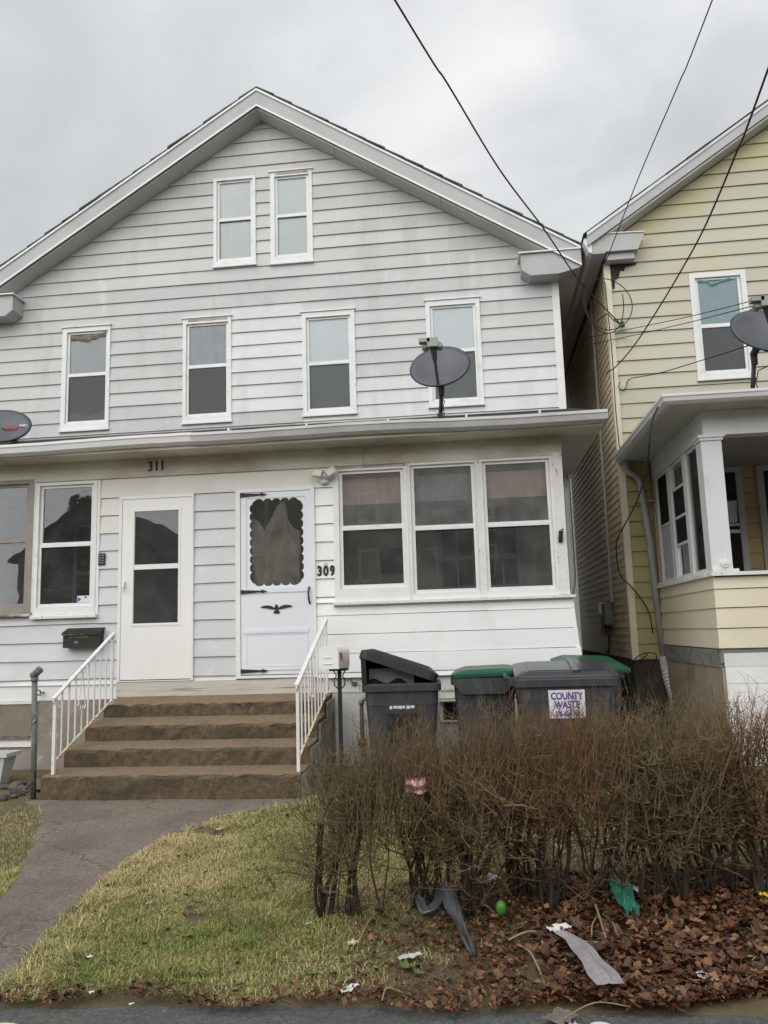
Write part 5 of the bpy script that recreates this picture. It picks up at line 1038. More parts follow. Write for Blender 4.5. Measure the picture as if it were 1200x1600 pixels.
dish((3.09, 8.95, zr3), C3, (.12, -.86, .55), .35, atY(1197, 473, 8.2), 'dark grey satellite dish standing on the yellow house porch roof', (3.13, 8.92, 4.25), flip=1)
# ================================================================== CABLES
def smooth_path(P, k=6):
    P = [Vector(p) for p in P]; o = []
    for i in range(len(P)-1):
        a, b_, c, d_ = P[max(i-1, 0)], P[i], P[i+1], P[min(i+2, len(P)-1)]
        for j in range(k):
            t = j/k; o.append(.5*((2*b_)+(c-a)*t+(2*a-5*b_+4*c-d_)*t*t+(3*b_-a-3*c+d_)*t**3))
    return o+[P[-1]]
def drop(px, YE, k, rad, label, ext=1.0):
    e = atY(*px[-1], YE); P = []
    for x, y in px:
        d = ray(x, y); s = d.z/d.y; Yv = min(YE, (e.z+k*YE-HC)/(s+k)); P.append(atY(x, y, Yv))
    dv = (P[0]-P[1]).normalized(); P = [P[0]+dv*13*ext+Vector((0, 0, 1.2)), P[0]+dv*6*ext+Vector((0, 0, .25))]+P
    b = MB(); b.tube(smooth_path(P, 8), rad, 6); tag(b.put('overhead_cable', CABLE, smooth=True), label, 'cable', 'overhead service cables')
    return P
drop([(617, 0), (700, 132), (780, 264), (850, 358), (905, 438), (968, 505)], 11.0, .12, .0085, 'thick twisted overhead cable sagging across the white gable to the alley corner')
drop([(1113, 0), (1060, 132), (1000, 272), (950, 400), (932, 446)], 11.0, .15, .006, 'thin straight overhead cable ending under the yellow house eave')
drop([(1203, 100), (1150, 240), (1100, 357), (1060, 430), (1025, 488), (990, 541), (962, 573), (947, 583)], 10.98, .12, .0085, 'black overhead cable crossing the yellow clapboards to the corner board')
def wire(px, rad, label, grp=None):
    P = [atY(x, y, Yv) for x, y, Yv in px]; b = MB(); b.tube(smooth_path(P, 7), rad, 5); return tag(b.put('wire', CABLE, smooth=True), label, 'wire', grp)
YW = 10.98
wire([(1187, 467, 8.2), (1080, 494, 9.4), (985, 514, YW-.06), (950, 521, YW-.07), (938, 524, 11.02), (900, 531, 11.6)], .005, 'upper thin wire from the dish receiver to the alley')
wire([(1187, 475, 8.2), (1080, 503, 9.4), (985, 525, YW-.06), (950, 532, YW-.07), (938, 535, 11.02), (902, 541, 11.6)], .005, 'lower thin wire from the dish receiver to the alley')
wire([(1170, 540, 8.7), (1100, 562, 9.3), (1030, 583, 10.2), (985, 592, YW), (979, 602, YW), (974, 611, YW), (967, 605, YW), (969, 596, YW)], .006, 'wire from the porch roof dish to a hook on the yellow clapboards')
P_ = []
for i in range(46):
    q = i/45*2*pi*1.7; rx, rz_ = .30+.05*sin(q*.43), .40+.06*cos(q*.53+1); c = Vector((1.95+.03*sin(q*.6), YW-.12, 5.76+.03*cos(q*.8))); P_.append(c+Vector((rx*cos(q+2.2)*.92, -.03+.02*sin(q*.7), rz_*sin(q+2.2))))
b = MB(); b.tube(P_, .007, 5); tag(b.put('cable_coil', CABLE, smooth=True), 'loose coil of black cable hanging at the alley corner of the yellow house', 'cable')
wire([(970, 507, YW), (957, 499, YW-.02), (950, 491, YW-.03), (941, 495, YW), (930, 505, 11.05), (918, 507, 11.1)], .008, 'short black pigtail cable at the corner board knob')
b = MB(); kb = atY(972, 508, YW); b.lathe([(.012, -.04), (.034, -.03), (.034, .0), (.02, .02), (.03, .035), (.012, .045)], tuple(kb+Vector((0, -.02, 0))), 10); b.tube([kb+Vector((0, .06, 0)), kb+Vector((0, -.03, 0))], .01, 6); tag(b.put('insulator_knob', mat('green_glass_knob', (.05, .09, .06), rough=.25)), 'dark knob insulator screwed to the yellow clapboards', 'insulator')
wire([(1028, 635, 8.05), (1018, 662, 8.05), (1014, 700, 8.1), (1008, 745, 8.5), (992, 790, 9.8), (972, 828, YW-.1), (963, 850, YW-.05), (968, 895, YW-.05), (985, 915, YW-.04), (1003, 937, YW-.04), (1015, 960, YW-.15), (1020, 990, YW-.15)], .009, 'black cable drooping from the yellow porch gutter past the downspout')
wire([(945, 440, YW+.0), (950, 490, YW-.045), (957, 560, YW-.045), (962, 640, YW-.045), (968, 700, YW-.045)], .007, 'black cable stapled down the yellow house corner board')
wire([(991, 1030, YW-.03), (1003, 1022, YW-.05), (1018, 1020, YW-.15), (1026, 1025, YW-.15), (1020, 1040, YW-.1), (1008, 1053, YW-.05), (995, 1048, YW-.03), (1002, 1032, YW-.05), (1012, 1022, YW-.1)], .007, 'loop of black cable low on the wall behind the downspout')
wire([(886, 1000/1000*742, 11.18), (890, 760, 11.18), (894, 820, 11.18), (898, 880, 11.18), (899, 905, 11.18), (896, 927, 11.0)], .006, 'thin cable running down the white corner board beside the porch')
wire([(330, 676, 8.6), (420, 668, 8.75), (520, 661, 8.7), (600, 660, 8.62), (660, 657, 8.75), (720, 655, 8.7), (770, 655, 8.6)], .008, 'black cable lying in the porch gutter below the dish')
# ================================================================== HEDGE
random.seed(31)
TW = []
for i, (c1, c2) in enumerate((((.205, .138, .066), (.080, .052, .026)), ((.215, .115, .052), (.088, .048, .024)), ((.195, .145, .072), (.082, .060, .031)))):
    TW.append(mat('twig_bark_%s' % ('brown', 'russet', 'olive')[i], c1, c2, sc=22, rough=.8))
STEMM = mat('shrub_stem_bark', (.050, .035, .022), (.022, .016, .011), sc=12, rough=.85, bump=.4, bsc=60)
def rv(): return Vector((random.gauss(0, 1), random.gauss(0, 1), random.gauss(0, 1)))
def twig(b, p, d, ln, r, n=3, curl=.25, up_=.2):
    pts = [p]; q = p.copy(); dd = d.normalized()
    for i in range(n):
        dd = (dd+rv()*curl*.45+Vector((0, 0, up_))).normalized(); q = q+dd*(ln/n); pts.append(q.copy())
    b.tube(pts, [r*(1-.75*i/n) for i in range(n+1)], 3, cap=False); return pts, dd
def shrub(x, y, Ht, nst, m, label, spread=.17):
    t = thing('bare_shrub', (x, y, gz(x, y)), label, 'shrub', 'bare shrubs of the hedge row')
    tw = MB(); g0 = gz(x, y); clumps = [(x+random.uniform(-.17, .17), y+random.gauss(0, .06)) for _ in range(random.randint(2, 4))]
    for s in range(int(nst*1.7)):
        cx, cy = random.choice(clumps); p = Vector((cx+random.gauss(0, .028), cy+random.gauss(0, .028), g0-.03)); thick = random.random() < .55
        H = Ht*(random.uniform(.70, .95) if thick else random.uniform(.45, .85)); a = random.uniform(0, 2*pi)
        d = (Vector((cos(a), sin(a)*.7, 0))*abs(random.gauss(0, .26 if x > -.6 else .13))+Vector((0, 0, 1))).normalized()
        pts = [p.copy()]; q = p.copy(); k = 10
        for i in range(k):
            d = (d+Vector((random.gauss(0, .16), random.gauss(0, .12), .07))).normalized(); q = q+d*(H/k); pts.append(q.copy())
        rb = random.uniform(.008, .0165) if thick else random.uniform(.0038, .008)
        b = MB(); b.tube(pts, [rb*(1-.74*i/k) for i in range(k+1)], 6); b.put('stem', STEMM, t, smooth=True)
        for j in range(random.randint(8, 12) if thick else random.randint(4, 7)):
            f = random.uniform(.36, .97) if random.random() < .92 else random.uniform(.12, .3); i0 = min(k-1, int(f*k)); bp = pts[i0]+(pts[i0+1]-pts[i0])*(f*k-i0)
            hd = Vector((random.gauss(0, 1), random.gauss(0, .7), random.gauss(.5, .5))); ln = random.uniform(.15, .42)*(1.2-.6*f)
            ln = min(ln, max(.08, (g0+Ht-bp.z)*1.3))
            bpts, bd = twig(tw, bp, hd, ln, min(.0055, rb*.5), 5, .55, .10)
            for c in range(random.randint(4, 8)):
                p2 = bpts[random.randint(1, 5)]; h2 = rv()+bd*.4; h2.z = h2.z*.6+.45
                tp, td = twig(tw, p2, h2, min(random.uniform(.05, .22), max(.05, g0+Ht+.03-p2.z)), random.uniform(.0018, .0030), 3, .5, .10)
                for e_ in range(random.randint(0, 3)):
                    p3 = tp[random.randint(1, 3)]
                    if p3.z < g0+.36 and random.random() < .75: continue
                    h3 = rv()+td*.5; h3.z = h3.z*.5+.5; twig(tw, p3, h3, min(random.uniform(.03, .14), max(.03, g0+Ht+.05-p3.z)), .0018, 2, .45, .12)
    for s in range(150):                                  # last year's upright shoots that make the clipped top
        zf = random.uniform(.34, .78); p = Vector((x+random.uniform(-.20, .20), y+random.gauss(0, .15), g0+Ht*zf)); tp_ = g0+Ht*random.uniform(.88, 1.04)+(random.uniform(.02, .12) if random.random() < .3 else 0)
        pts, d = twig(tw, p, Vector((random.gauss(0, .22), random.gauss(0, .2), 1)), max(.08, tp_-p.z), random.uniform(.0018, .0032), 4, .22, .12)
        for e_ in range(random.randint(1, 4)):
            p3 = pts[random.randint(1, 4)]; h3 = rv()*.6+Vector((0, 0, .8)); twig(tw, p3, h3, random.uniform(.03, .12), .0017, 2, .4, .1)
    o = tw.put('twigs', m, t, loc=(x, y, g0), fix=False); tag(o, kind='stuff')
    return t
HX = [(-.71, 4.56, .84, 9, 2), (-.49, 4.68, .95, 9, 0), (-.22, 4.62, 1.0, 10, 0), (.10, 4.76, 1.03, 10, 0), (.40, 4.70, 1.04, 10, 1), (.70, 4.85, 1.03, 10, 0), (1.0, 4.80, 1.03, 10, 2), (1.30, 4.98, 1.02, 10, 0), (1.60, 4.94, 1.03, 10, 1), (1.92, 5.05, 1.03, 9, 0), (2.25, 5.0, 1.0, 8, 0)]
HL = ['short bare shrub at the lawn end of the hedge, nearest the steps', 'leafless hedge shrub second from the lawn end, with splayed thin stems', 'leafless hedge shrub holding the red and white packet', 'bare hedge shrub behind the torn plastic strip, below the green-lidded bin', 'russet-twigged bare shrub in front of the county waste bin', 'bare hedge shrub in front of the green plastic bag and white paper', 'olive-twigged bare shrub in front of the downspout', 'bare hedge shrub before the corner of the yellow house porch', 'russet-twigged bare shrub before the white block foundation', 'bare hedge shrub beside the blue and white carton', 'bare shrub at the far end of the hedge before the yellow porch']
for i, (x, y, h, n_, mi) in enumerate(HX):
    lab = HL[i]
    shrub(x, y, h, n_, TW[mi], lab)
# dry fallen sticks
STK = mat('pale_dry_stick', (.30, .22, .14), (.22, .15, .09), sc=12, rough=.8)
for pts, r_ in ((((795, 1475), (830, 1468), (862, 1468), (945, 1480)), .006), (((925, 1412), (935, 1440), (953, 1487)), .006), (((935, 1440), (926, 1460), (925, 1476)), .004), (((945, 1440), (958, 1455), (966, 1466)), .004), (((808, 1482), (830, 1500), (853, 1535)), .005), (((1045, 1340), (1027, 1390), (1025, 1430), (1035, 1475)), .006), (((597, 1562), (605, 1550), (630, 1545)), .004), (((880, 1590), (930, 1572), (985, 1565)), .003), (((560, 1480), (575, 1455), (590, 1430)), .005)):
    P = []
    for i, (x, y) in enumerate(pts):
        q = atZ(x, y, -.09); P.append(Vector((q.x, q.y, gz(q.x, q.y)+.035+.02*sin(i*2.1))))
    b = MB(); b.tube(smooth_path(P, 4), r_, 5); tag(b.put('dry_stick', STK, smooth=True), 'pale dry stick lying on the leaf litter below the hedge', 'stick', 'fallen sticks under the hedge')
# ================================================================== GRASS
def vnoise(x, y, s, seed):
    r_ = np.random.default_rng(seed); T = r_.random((64, 64)); u, v = x*s+100, y*s+100
    i, j = np.floor(u).astype(int), np.floor(v).astype(int); fu, fv = u-i, v-j; fu = fu*fu*(3-2*fu); fv = fv*fv*(3-2*fv)
    a, b_, c, d_ = T[i % 64, j % 64], T[(i+1) % 64, j % 64], T[i % 64, (j+1) % 64], T[(i+1) % 64, (j+1) % 64]
    return (a*(1-fu)+b_*fu)*(1-fv)+(c*(1-fu)+d_*fu)*fv
gzv = lambda y: np.where(y >= 7.15, 0, np.maximum(-.13, -.125*(7.15-y)/3.5))
def in_litter(x, y):      # leaf bed under and in front of the hedge
    return (y < 5.15+.12*x+.08*np.sin(x*5)) & (y > 3.3) & (x > -.95+.10*np.sin(y*9)+.35*np.clip((y-4.2), 0, 1)) 
yg = np.linspace(3.4, 7.14, 200); XLp = np.interp(yg, [p[1] for p in PL][::-1], [p[0] for p in PL][::-1]); XRp = np.interp(yg, [p[1] for p in PR][::-1], [p[0] for p in PR][::-1])
def on_path(x, y, mrg=0.02): return (y < 7.16) & (x > np.interp(y, yg, XLp)+mrg) & (x < np.interp(y, yg, XRp)-mrg)
def blades(n, x0, x1, y0, y1, seed):
    r_ = np.random.default_rng(seed); x = r_.uniform(x0, x1, n); y = r_.uniform(y0, y1, n)
    edge = 3.62+.05*np.sin(x*7)+.03*np.sin(x*19)+np.clip(.1*x, 0, .2)
    ok = ~on_path(x, y) & (y > edge)
    lit = in_litter(x, y); ok &= ~(lit & (r_.random(n) < np.clip(.35+1.4*(x+.9), .35, .95)))
    ok &= ~((x > -4.05) & (x < -1.56) & (y > 7.12)); ok &= ~((x < -4.05) & (y > 7.0) & (r_.random(n) < .8))
    ok &= ~((y < edge+.12) & (r_.random(n) < .45))
    ok &= vnoise(x, y, 3.1, 5)*.6+vnoise(x, y, 9, 6)*.4 > .27
    x, y = x[ok], y[ok]; n = len(x)
    cl = vnoise(x, y, 1.6, 1)*.6+vnoise(x, y, 6, 2)*.4
    ln = (.013+.024*r_.random(n)**1.8)*(.7+.8*vnoise(x, y, 4, 3)); 
    ln = np.where(vnoise(x, y, 7, 23) > .74, ln*1.9, ln)
    nearp = (np.abs(x-np.interp(y, yg, XRp)) < .22) & (y < 7.1); ln = np.where(nearp, ln*1.5, ln)
    az = r_.uniform(0, 2*pi, n)+1.2*vnoise(x, y, 5, 9); tilt = np.clip(r_.normal(1.12, .32, n), .1, 1.52)
    wd = r_.uniform(.0009, .0019, n)
    z = gzv(y)+.001
    dx, dy, dz = np.cos(az)*np.sin(tilt), np.sin(az)*np.sin(tilt), np.cos(tilt)
    sx_, sy_ = -np.sin(az)*wd, np.cos(az)*wd
    b0 = np.stack([x-sx_, y-sy_, z], 1); b1 = np.stack([x+sx_, y+sy_, z], 1)
    mx_, my_, mz_ = x+dx*ln*.55, y+dy*ln*.55, z+dz*ln*.62+.004
    m0 = np.stack([mx_-sx_*.8, my_-sy_*.8, mz_], 1); m1 = np.stack([mx_+sx_*.8, my_+sy_*.8, mz_], 1)
    tpt = np.stack([x+dx*ln*1.1, y+dy*ln*1.1, np.maximum(z+.004, z+dz*ln*.9)], 1)
    v = np.stack([b0, b1, m0, m1, tpt], 1).reshape(-1, 3)
    dry = np.clip((cl-.45)*1.4+r_.normal(.42, .36, n), 0, 1); dry = np.where(nearp & (r_.random(n) < .35), 1, dry)
    g_ = np.array([.135, .172, .045]); s_ = np.array([.46, .37, .19]); o_ = np.array([.265, .245, .085])
    c = np.where(dry[:, None] < .5, g_+(o_-g_)*(dry[:, None]*2), o_+(s_-o_)*(dry[:, None]*2-1))*r_.uniform(.9, 1.5, (n, 1))
    return v, c, n
parts = [blades(300000, -3.1, -.2, 3.55, 7.2, 1), blades(44000, -.6, 2.6, 5.0, 8.6, 2), blades(30000, -5.2, -2.8, 3.6, 7.2, 3), blades(26000, -.9, 2.3, 3.6, 5.3, 4), blades(14000, 1.4, 4, 3.8, 8, 6), blades(26000, 2.4, 7, 3.9, 8.3, 8)]
v = np.concatenate([p[0] for p in parts]); c = np.concatenate([p[1] for p in parts]); n = len(c)
me = bpy.data.meshes.new('grass'); base_i = np.arange(n)[:, None]*5
tri = np.concatenate([base_i+np.array([[0, 1, 3]]), base_i+np.array([[0, 3, 2]]), base_i+np.array([[2, 3, 4]])], 1).reshape(-1, 3)
me.vertices.add(len(v)); me.vertices.foreach_set('co', v.astype(np.float32).ravel()); me.loops.add(tri.size); me.loops.foreach_set('vertex_index', tri.astype(np.int32).ravel())
me.polygons.add(len(tri)); me.polygons.foreach_set('loop_start', np.arange(0, tri.size, 3, dtype=np.int32)); me.update(calc_edges=True)
ca = me.color_attributes.new('col', 'FLOAT_COLOR', 'POINT'); cc = np.repeat(np.concatenate([c, np.ones((n, 1))], 1), 5, 0); ca.data.foreach_set('color', cc.astype(np.float32).ravel())
me.materials.append(vcmat('winter_grass', .75)); g_o = link('grass', me); tag(g_o, 'matted yellow green winter grass of the front lawn', 'grass', kind='stuff')
# ================================================================== LEAF LITTER
lv = vcmat('dead_leaf', .5)
LC = np.array([[.125, .056, .026], [.085, .042, .024], [.16, .080, .036], [.060, .034, .022], [.20, .125, .062], [.10, .050, .032]])
r_ = np.random.default_rng(12); K = 34000
x = r_.uniform(-1.05, 2.6, K*2); y = 3.55+1.75*r_.random(K*2)**.9
ok = in_litter(x, y) & (y > 3.58+np.clip(.1*x, 0, .2)); dens = np.clip(.04+.80*(x+.75)/1.3, .04, 1)*np.clip(vnoise(x, y, 3.5, 17)*1.5, .25, 1)*np.clip(1.2-.5*np.abs(y-4.15), .3, 1); ok &= r_.random(K*2) < dens
xe = r_.uniform(-2.9, 2.6, 9000); ye = 3.56+np.abs(r_.normal(0, .09, 9000))+np.clip(.1*xe, 0, .2)+.04*np.sin(xe*7); oke = ~on_path(xe, ye, -.05) & (r_.random(9000) < np.clip(.5+.7*xe, .34, 1))
xs_l = r_.uniform(-3, -.4, 1500); ys_l = r_.uniform(3.7, 7, 1500); okl = ~on_path(xs_l, ys_l, 0)
x = np.concatenate([x[ok], xe[oke], xs_l[okl]]); y = np.concatenate([y[ok], ye[oke], ys_l[okl]]); n = len(x); s = (.004+.020*r_.random(n)**2.6)*np.where(x > .2, 1.25, .8); az = r_.uniform(0, 2*pi, n); ti = r_.normal(0, .45, n); t2 = r_.normal(0, .45, n)
z = gzv(y)+.006+r_.uniform(0, .028, n)*np.where((x > .1), 1.3, .6)
ca_, sa_ = np.cos(az), np.sin(az)
def lp(u, w_, q): # local leaf coords
    return np.stack([x+s*(u*ca_-w_*sa_), y+s*(u*sa_+w_*ca_), z+s*(u*np.sin(ti)+w_*np.sin(t2)+q)], 1)
V = np.stack([lp(-1.2, 0, 0), lp(-.2, -.75, .3), lp(1.2, .1, .15), lp(-.1, .8, .25), lp(0, 0, -.1)], 1).reshape(-1, 3)
bi = np.arange(n)[:, None]*5; tri = np.concatenate([bi+np.array([[0, 1, 4]]), bi+np.array([[1, 2, 4]]), bi+np.array([[2, 3, 4]]), bi+np.array([[3, 0, 4]])], 1).reshape(-1, 3)
me = bpy.data.meshes.new('leaf_litter'); me.vertices.add(len(V)); me.vertices.foreach_set('co', V.astype(np.float32).ravel()); me.loops.add(tri.size); me.loops.foreach_set('vertex_index', tri.astype(np.int32).ravel()); me.polygons.add(len(tri)); me.polygons.foreach_set('loop_start', np.arange(0, tri.size, 3, dtype=np.int32)); me.update(calc_edges=True)
cl_ = LC[r_.integers(0, 6, n)]*r_.uniform(.4, 1.3, (n, 1))*np.array([1.04, .92, .86]); cc = np.repeat(np.concatenate([cl_, np.ones((n, 1))], 1), 5, 0)
ca = me.color_attributes.new('col', 'FLOAT_COLOR', 'POINT'); ca.data.foreach_set('color', cc.astype(np.float32).ravel()); me.materials.append(lv)
litter = link('leaf_litter', me); tag(litter, 'brown dead leaves and mulch lying under and before the hedge', 'leaves', kind='stuff')
LM = [mat('curled_leaf_%s' % nm, c1, c2, sc=25, rough=.5, rnd=.4, bump=.3) for nm, c1, c2 in (('tan', (.22, .12, .058), (.11, .056, .028)), ('rust', (.17, .068, .029), (.09, .038, .019)), ('umber', (.085, .044, .026), (.052, .028, .018)), ('ochre', (.27, .16, .072), (.16, .085, .04)))]
def leaf_mesh(seed, m):
    rn = random.Random(seed); b = MB(); k = 15; tips = [0, 3, 6, 9, 12]; b.v.append((0, 0, 0)); cu = rn.uniform(.15, .5); fo = rn.uniform(-.5, .5)
    for j in range(k):
        q = 2*pi*j/k; r1 = (.5 if j % 3 == 0 else .33 if j % 3 == 1 else .27)*rn.uniform(.85, 1.15); xx, yy = r1*cos(q), r1*sin(q); b.v.append((xx, yy, cu*r1*r1*2*rn.uniform(.6, 1.4)+fo*abs(xx)*.5))
    for j in range(k): b.f.append((0, 1+j, 1+(j+1) % k))
    return b.mesh('leaf', m, fix=False)
LMS = [leaf_mesh(i, LM[i % 4]) for i in range(12)]
random.seed(44); cnt = 0
while cnt < 285:
    x, y = random.uniform(-.75, 2.3), random.uniform(3.62, 5.1)
    if not in_litter(np.array([x]), np.array([y]))[0] or random.random() > min(1, max(.035, .22+.55*x)): continue
    if y < 3.66+max(0, .1*x): continue
    s = random.choice([random.uniform(.04, .075), random.uniform(.06, .115)])*(1 if x > .1 else .7)
    o = link('leaf', LMS[cnt % 12], litter, (x, y, gz(x, y)+.022+random.uniform(0, .03)), (random.gauss(0, .4), random.gauss(0, .4), random.uniform(0, 6.3))); o.scale = (s, s, s); cnt += 1
# ================================================================== LITTER
def sheet(name, px, wid, m, label, cat, z=.03, amp=.02, nu=18, nv=7, seed=1, fold=0, lift=None):
    """crumpled strip following a pixel path on the ground"""
    rn = random.Random(seed); P = []
    for i, (x, y) in enumerate(px):
        q = atZ(x, y, -.08); P.append(Vector((q.x, q.y, gz(q.x, q.y)+z+(lift[i] if lift else 0))))
    S = smooth_path(P, max(2, nu//(len(P)-1))); b = MB(); ph = [rn.uniform(0, 6) for _ in range(6)]; n_ = len(S)
    W_ = wid if isinstance(wid, (list, tuple)) else [wid]*len(P)
    for i, p in enumerate(S):
        t = (S[min(i+1, n_-1)]-S[max(i-1, 0)]).normalized(); side = t.cross(Vector((0, 0, 1))).normalized(); u = i/(n_-1); fi = u*(len(W_)-1); k = min(int(fi), len(W_)-2); ww = W_[k]+(W_[k+1]-W_[k])*(fi-k)
        for j in range(nv+1):
            v_ = j/nv-.5; h = amp*(sin(u*11+v_*7+ph[0])+.7*sin(u*23-v_*15+ph[1])+.5*sin(v_*29+u*5+ph[2]))*.5+abs(v_)*fold+rn.uniform(-1, 1)*amp*.12
            b.v.append(tuple(p+side*(ww*v_*(1+.1*sin(u*17+ph[3])))+Vector((0, 0, max(-.015, h)))))
    for i in range(n_-1):
        for j in range(nv): a = i*(nv+1)+j; b.f.append((a, a+nv+1, a+nv+2, a+1))
    return tag(b.put(name, m, fix=False), label, cat)
PLG = mat('smoky_plastic', (.34, .325, .33), (.24, .23, .235), sc=9, rough=.28, bump=.3, bsc=20); PLD = mat('dark_grey_plastic', (.10, .105, .115), (.07, .073, .08), sc=9, rough=.3, bump=.3, bsc=20)
PAP = mat('white_paper', (.66, .66, .65), (.58, .58, .57), sc=9, rough=.7, stain=(.36, .33, .28), ssc=14, sth=(.6, .75), samt=.6); GRB = mat('green_bag_plastic', (.03, .20, .13), (.02, .12, .08), sc=11, rough=.35, bump=.4, bsc=20, stain=(.5, .6, .55), ssc=12, sth=(.64, .7), samt=.7)
FOIL = mat('silver_wrapper', (.48, .49, .49), (.34, .35, .35), sc=15, rough=.3); CARD = mat('wet_cardboard', (.16, .145, .115), (.115, .10, .08), sc=8, rough=.8)
sheet('plastic_sheet', [(873, 1470), (900, 1485), (930, 1518), (955, 1548)], [.05, .085, .11, .13], PLG, 'smoky grey plastic sleeve lying on the leaves toward the road', 'litter', z=.085, amp=.008, seed=2, fold=-.13)
sheet('plastic_strip', [(655, 1416), (668, 1432), (688, 1424), (697, 1418), (708, 1442), (722, 1464), (740, 1494)], [.05, .07, .05, .06, .08, .06, .02], PLD, 'torn dark grey plastic strip caught at the hedge base', 'litter', z=.04, amp=.02, seed=3, lift=[.02, .0, .03, .10, .06, .02, 0])
sheet('green_bag', [(952, 1402), (968, 1405), (980, 1425), (990, 1442)], [.07, .10, .11, .07], GRB, 'crumpled green plastic bag among the leaves under the hedge', 'litter', z=.05, amp=.028, seed=4, lift=[.03, .04, .02, 0])
sheet('paper_scrap', [(972, 1388), (985, 1400), (1008, 1407)], [.05, .07, .03], PAP, 'torn white paper beside the green bag', 'litter', z=.05, amp=.010, seed=5)
sheet('paper_scrap', [(860, 1462), (874, 1458), (888, 1454)], [.05, .09, .06], PAP, 'white paper scrap at the end of the smoky plastic sleeve', 'litter', z=.05, amp=.007, seed=6)
sheet('paper_scrap', [(752, 1392), (765, 1386), (778, 1383)], [.08, .12, .10], PAP, 'white paper lying behind the hedge stems near the green ball', 'litter', z=.05, amp=.008, seed=7)
sheet('candy_wrapper', [(622, 1496), (640, 1492), (658, 1489)], [.03, .045, .03], FOIL, 'silvery wrapper on the leaf litter near the lawn', 'litter', z=.03, amp=.005, seed=8)
sheet('plastic_spoon', [(533, 1540), (545, 1535), (558, 1528)], [.02, .035, .03], PAP, 'white plastic scrap near the road edge', 'litter', z=.02, amp=.006, seed=9)
sheet('paper_scrap', [(547, 1472), (556, 1474)], [.05, .04], mat('cream_paper', (.62, .57, .38), rough=.7), 'small cream scrap at the lawn end of the hedge', 'litter', z=.03, amp=.01, seed=10)
sheet('foil_scrap', [(1088, 1520), (1102, 1525), (1116, 1532)], [.04, .06, .04], FOIL, 'crumpled silver foil on the brown leaves before the hedge', 'litter', z=.04, amp=.008, seed=11)
sheet('cardboard_scrap', [(862, 1578), (874, 1570), (888, 1562)], [.09, .10, .10], CARD, 'flattened wet cardboard piece at the road edge', 'litter', z=.008, amp=.006, seed=12)
sheet('clear_wrapper', [(888, 1580), (900, 1586), (915, 1590)], [.04, .07, .04], FOIL, 'crushed clear wrapper beside the cardboard piece', 'litter', z=.0, amp=.015, seed=13)
sheet('food_carton', [(1172, 1384), (1188, 1392), (1210, 1402)], [.05, .07, .09], mat('blue_white_carton', (.55, .62, .74), (.66, .68, .70), sc=30, rough=.5), 'blue and white carton behind the hedge stems by the yellow scrap', 'litter', z=.05, amp=.006, seed=14)
sheet('yellow_scrap', [(1188, 1410), (1205, 1413)], [.03, .04], mat('yellow_plastic', (.62, .42, .02), rough=.5), 'small yellow plastic scrap under the hedge', 'litter', z=.05, amp=.01, seed=15)
for i, (x, y) in enumerate(((482, 1444), (232, 1415), (140, 1491), (143, 1541), (205, 1558), (342, 1310))):
    sheet('paper_bit', [(x-4, y+1), (x+5, y-1)], [.016, .013], PAP, 'tiny white paper bit lying on the lawn', 'litter', z=.025, amp=.004, nu=4, nv=3, seed=20+i)['group'] = 'paper bits on the lawn'
p = atZ(783, 1421, -.03); b = MB(); b.lathe([(.003, -.04), (.016, -.036), (.026, -.016), (.028, .004), (.022, .023), (.010, .033), (.004, .036)], (p.x, p.y, gz(p.x, p.y)+.075), 14); tag(b.put('green_ball', mat('lime_rubber', (.07, .25, .03), (.05, .19, .025), sc=9, rough=.3), smooth=True), 'lime green rubber ball resting in the leaves under the hedge', 'ball')
p = atY(650, 1226, 4.50); b = MB(); b.grid(lambda u, v: (p.x-.055+.11*u, p.y-.02+.02*sin(u*7+v*3)+.015*sin(v*9), p.z-.038+.076*v+.004*sin(u*7)), 12, 9)
cp = mat('red_white_packet', (.72, .66, .66), (.45, .06, .09), sc=22, rough=.4); tag(b.put('snack_packet', cp, smooth=True), 'red and white snack packet caught among the hedge twigs', 'litter')
p = atZ(940, 1612, -.148); b = MB(); b.lathe([(.035, 0), (.042, .006), (.05, .012), (.048, .014), (.032, .005)], (p.x, p.y, -.147), 24); tag(b.put('paper_plate', PAP, smooth=True), 'white paper plate lying on the asphalt before the hedge', 'plate')
p = atZ(-22, 1640, -.148); b = MB(); b.lathe([(.105, 0), (.13, .012), (.145, .03), (.14, .034), (.10, .008)], (p.x, p.y, -.147), 28); tpl = b.put('tin_plate', mat('cream_rim', (.66, .61, .45), rough=.4), smooth=True); tag(tpl, 'cream rimmed dark blue dish lying on the asphalt', 'dish')
b = MB(); b.lathe([(.10, 0), (.105, .003)], (p.x, p.y, -.138), 24); b.put('dark_centre', mat('navy_glaze', (.02, .025, .07), rough=.4), tpl)
# small weeds on the verge
WEED = mat('green_weed', (.07, .115, .025), (.11, .13, .04), sc=20, rough=.6)
for i, (x, y, s) in enumerate(((636, 1512, .05), (655, 1520, .035), (487, 1520, .04), (520, 1518, .04), (570, 1520, .03))):
    q = atZ(x, y, -.1); b = MB(); rn = random.Random(i)
    for j in range(11):
        a = j*2.4; l_ = s*rn.uniform(.6, 1.2); z0 = gz(q.x, q.y)+.01; d = Vector((cos(a), sin(a), .5)); c = Vector((q.x, q.y, z0)); sd_ = Vector((-sin(a), cos(a), 0))*l_*.25
        b.add([c, c+d*l_*.5+sd_, c+d*l_, c+d*l_*.5-sd_], [(0, 1, 2, 3)])
    tag(b.put('weed', WEED, fix=False), 'small green weed rosette at the road edge of the verge', 'weed', 'weeds on the verge')
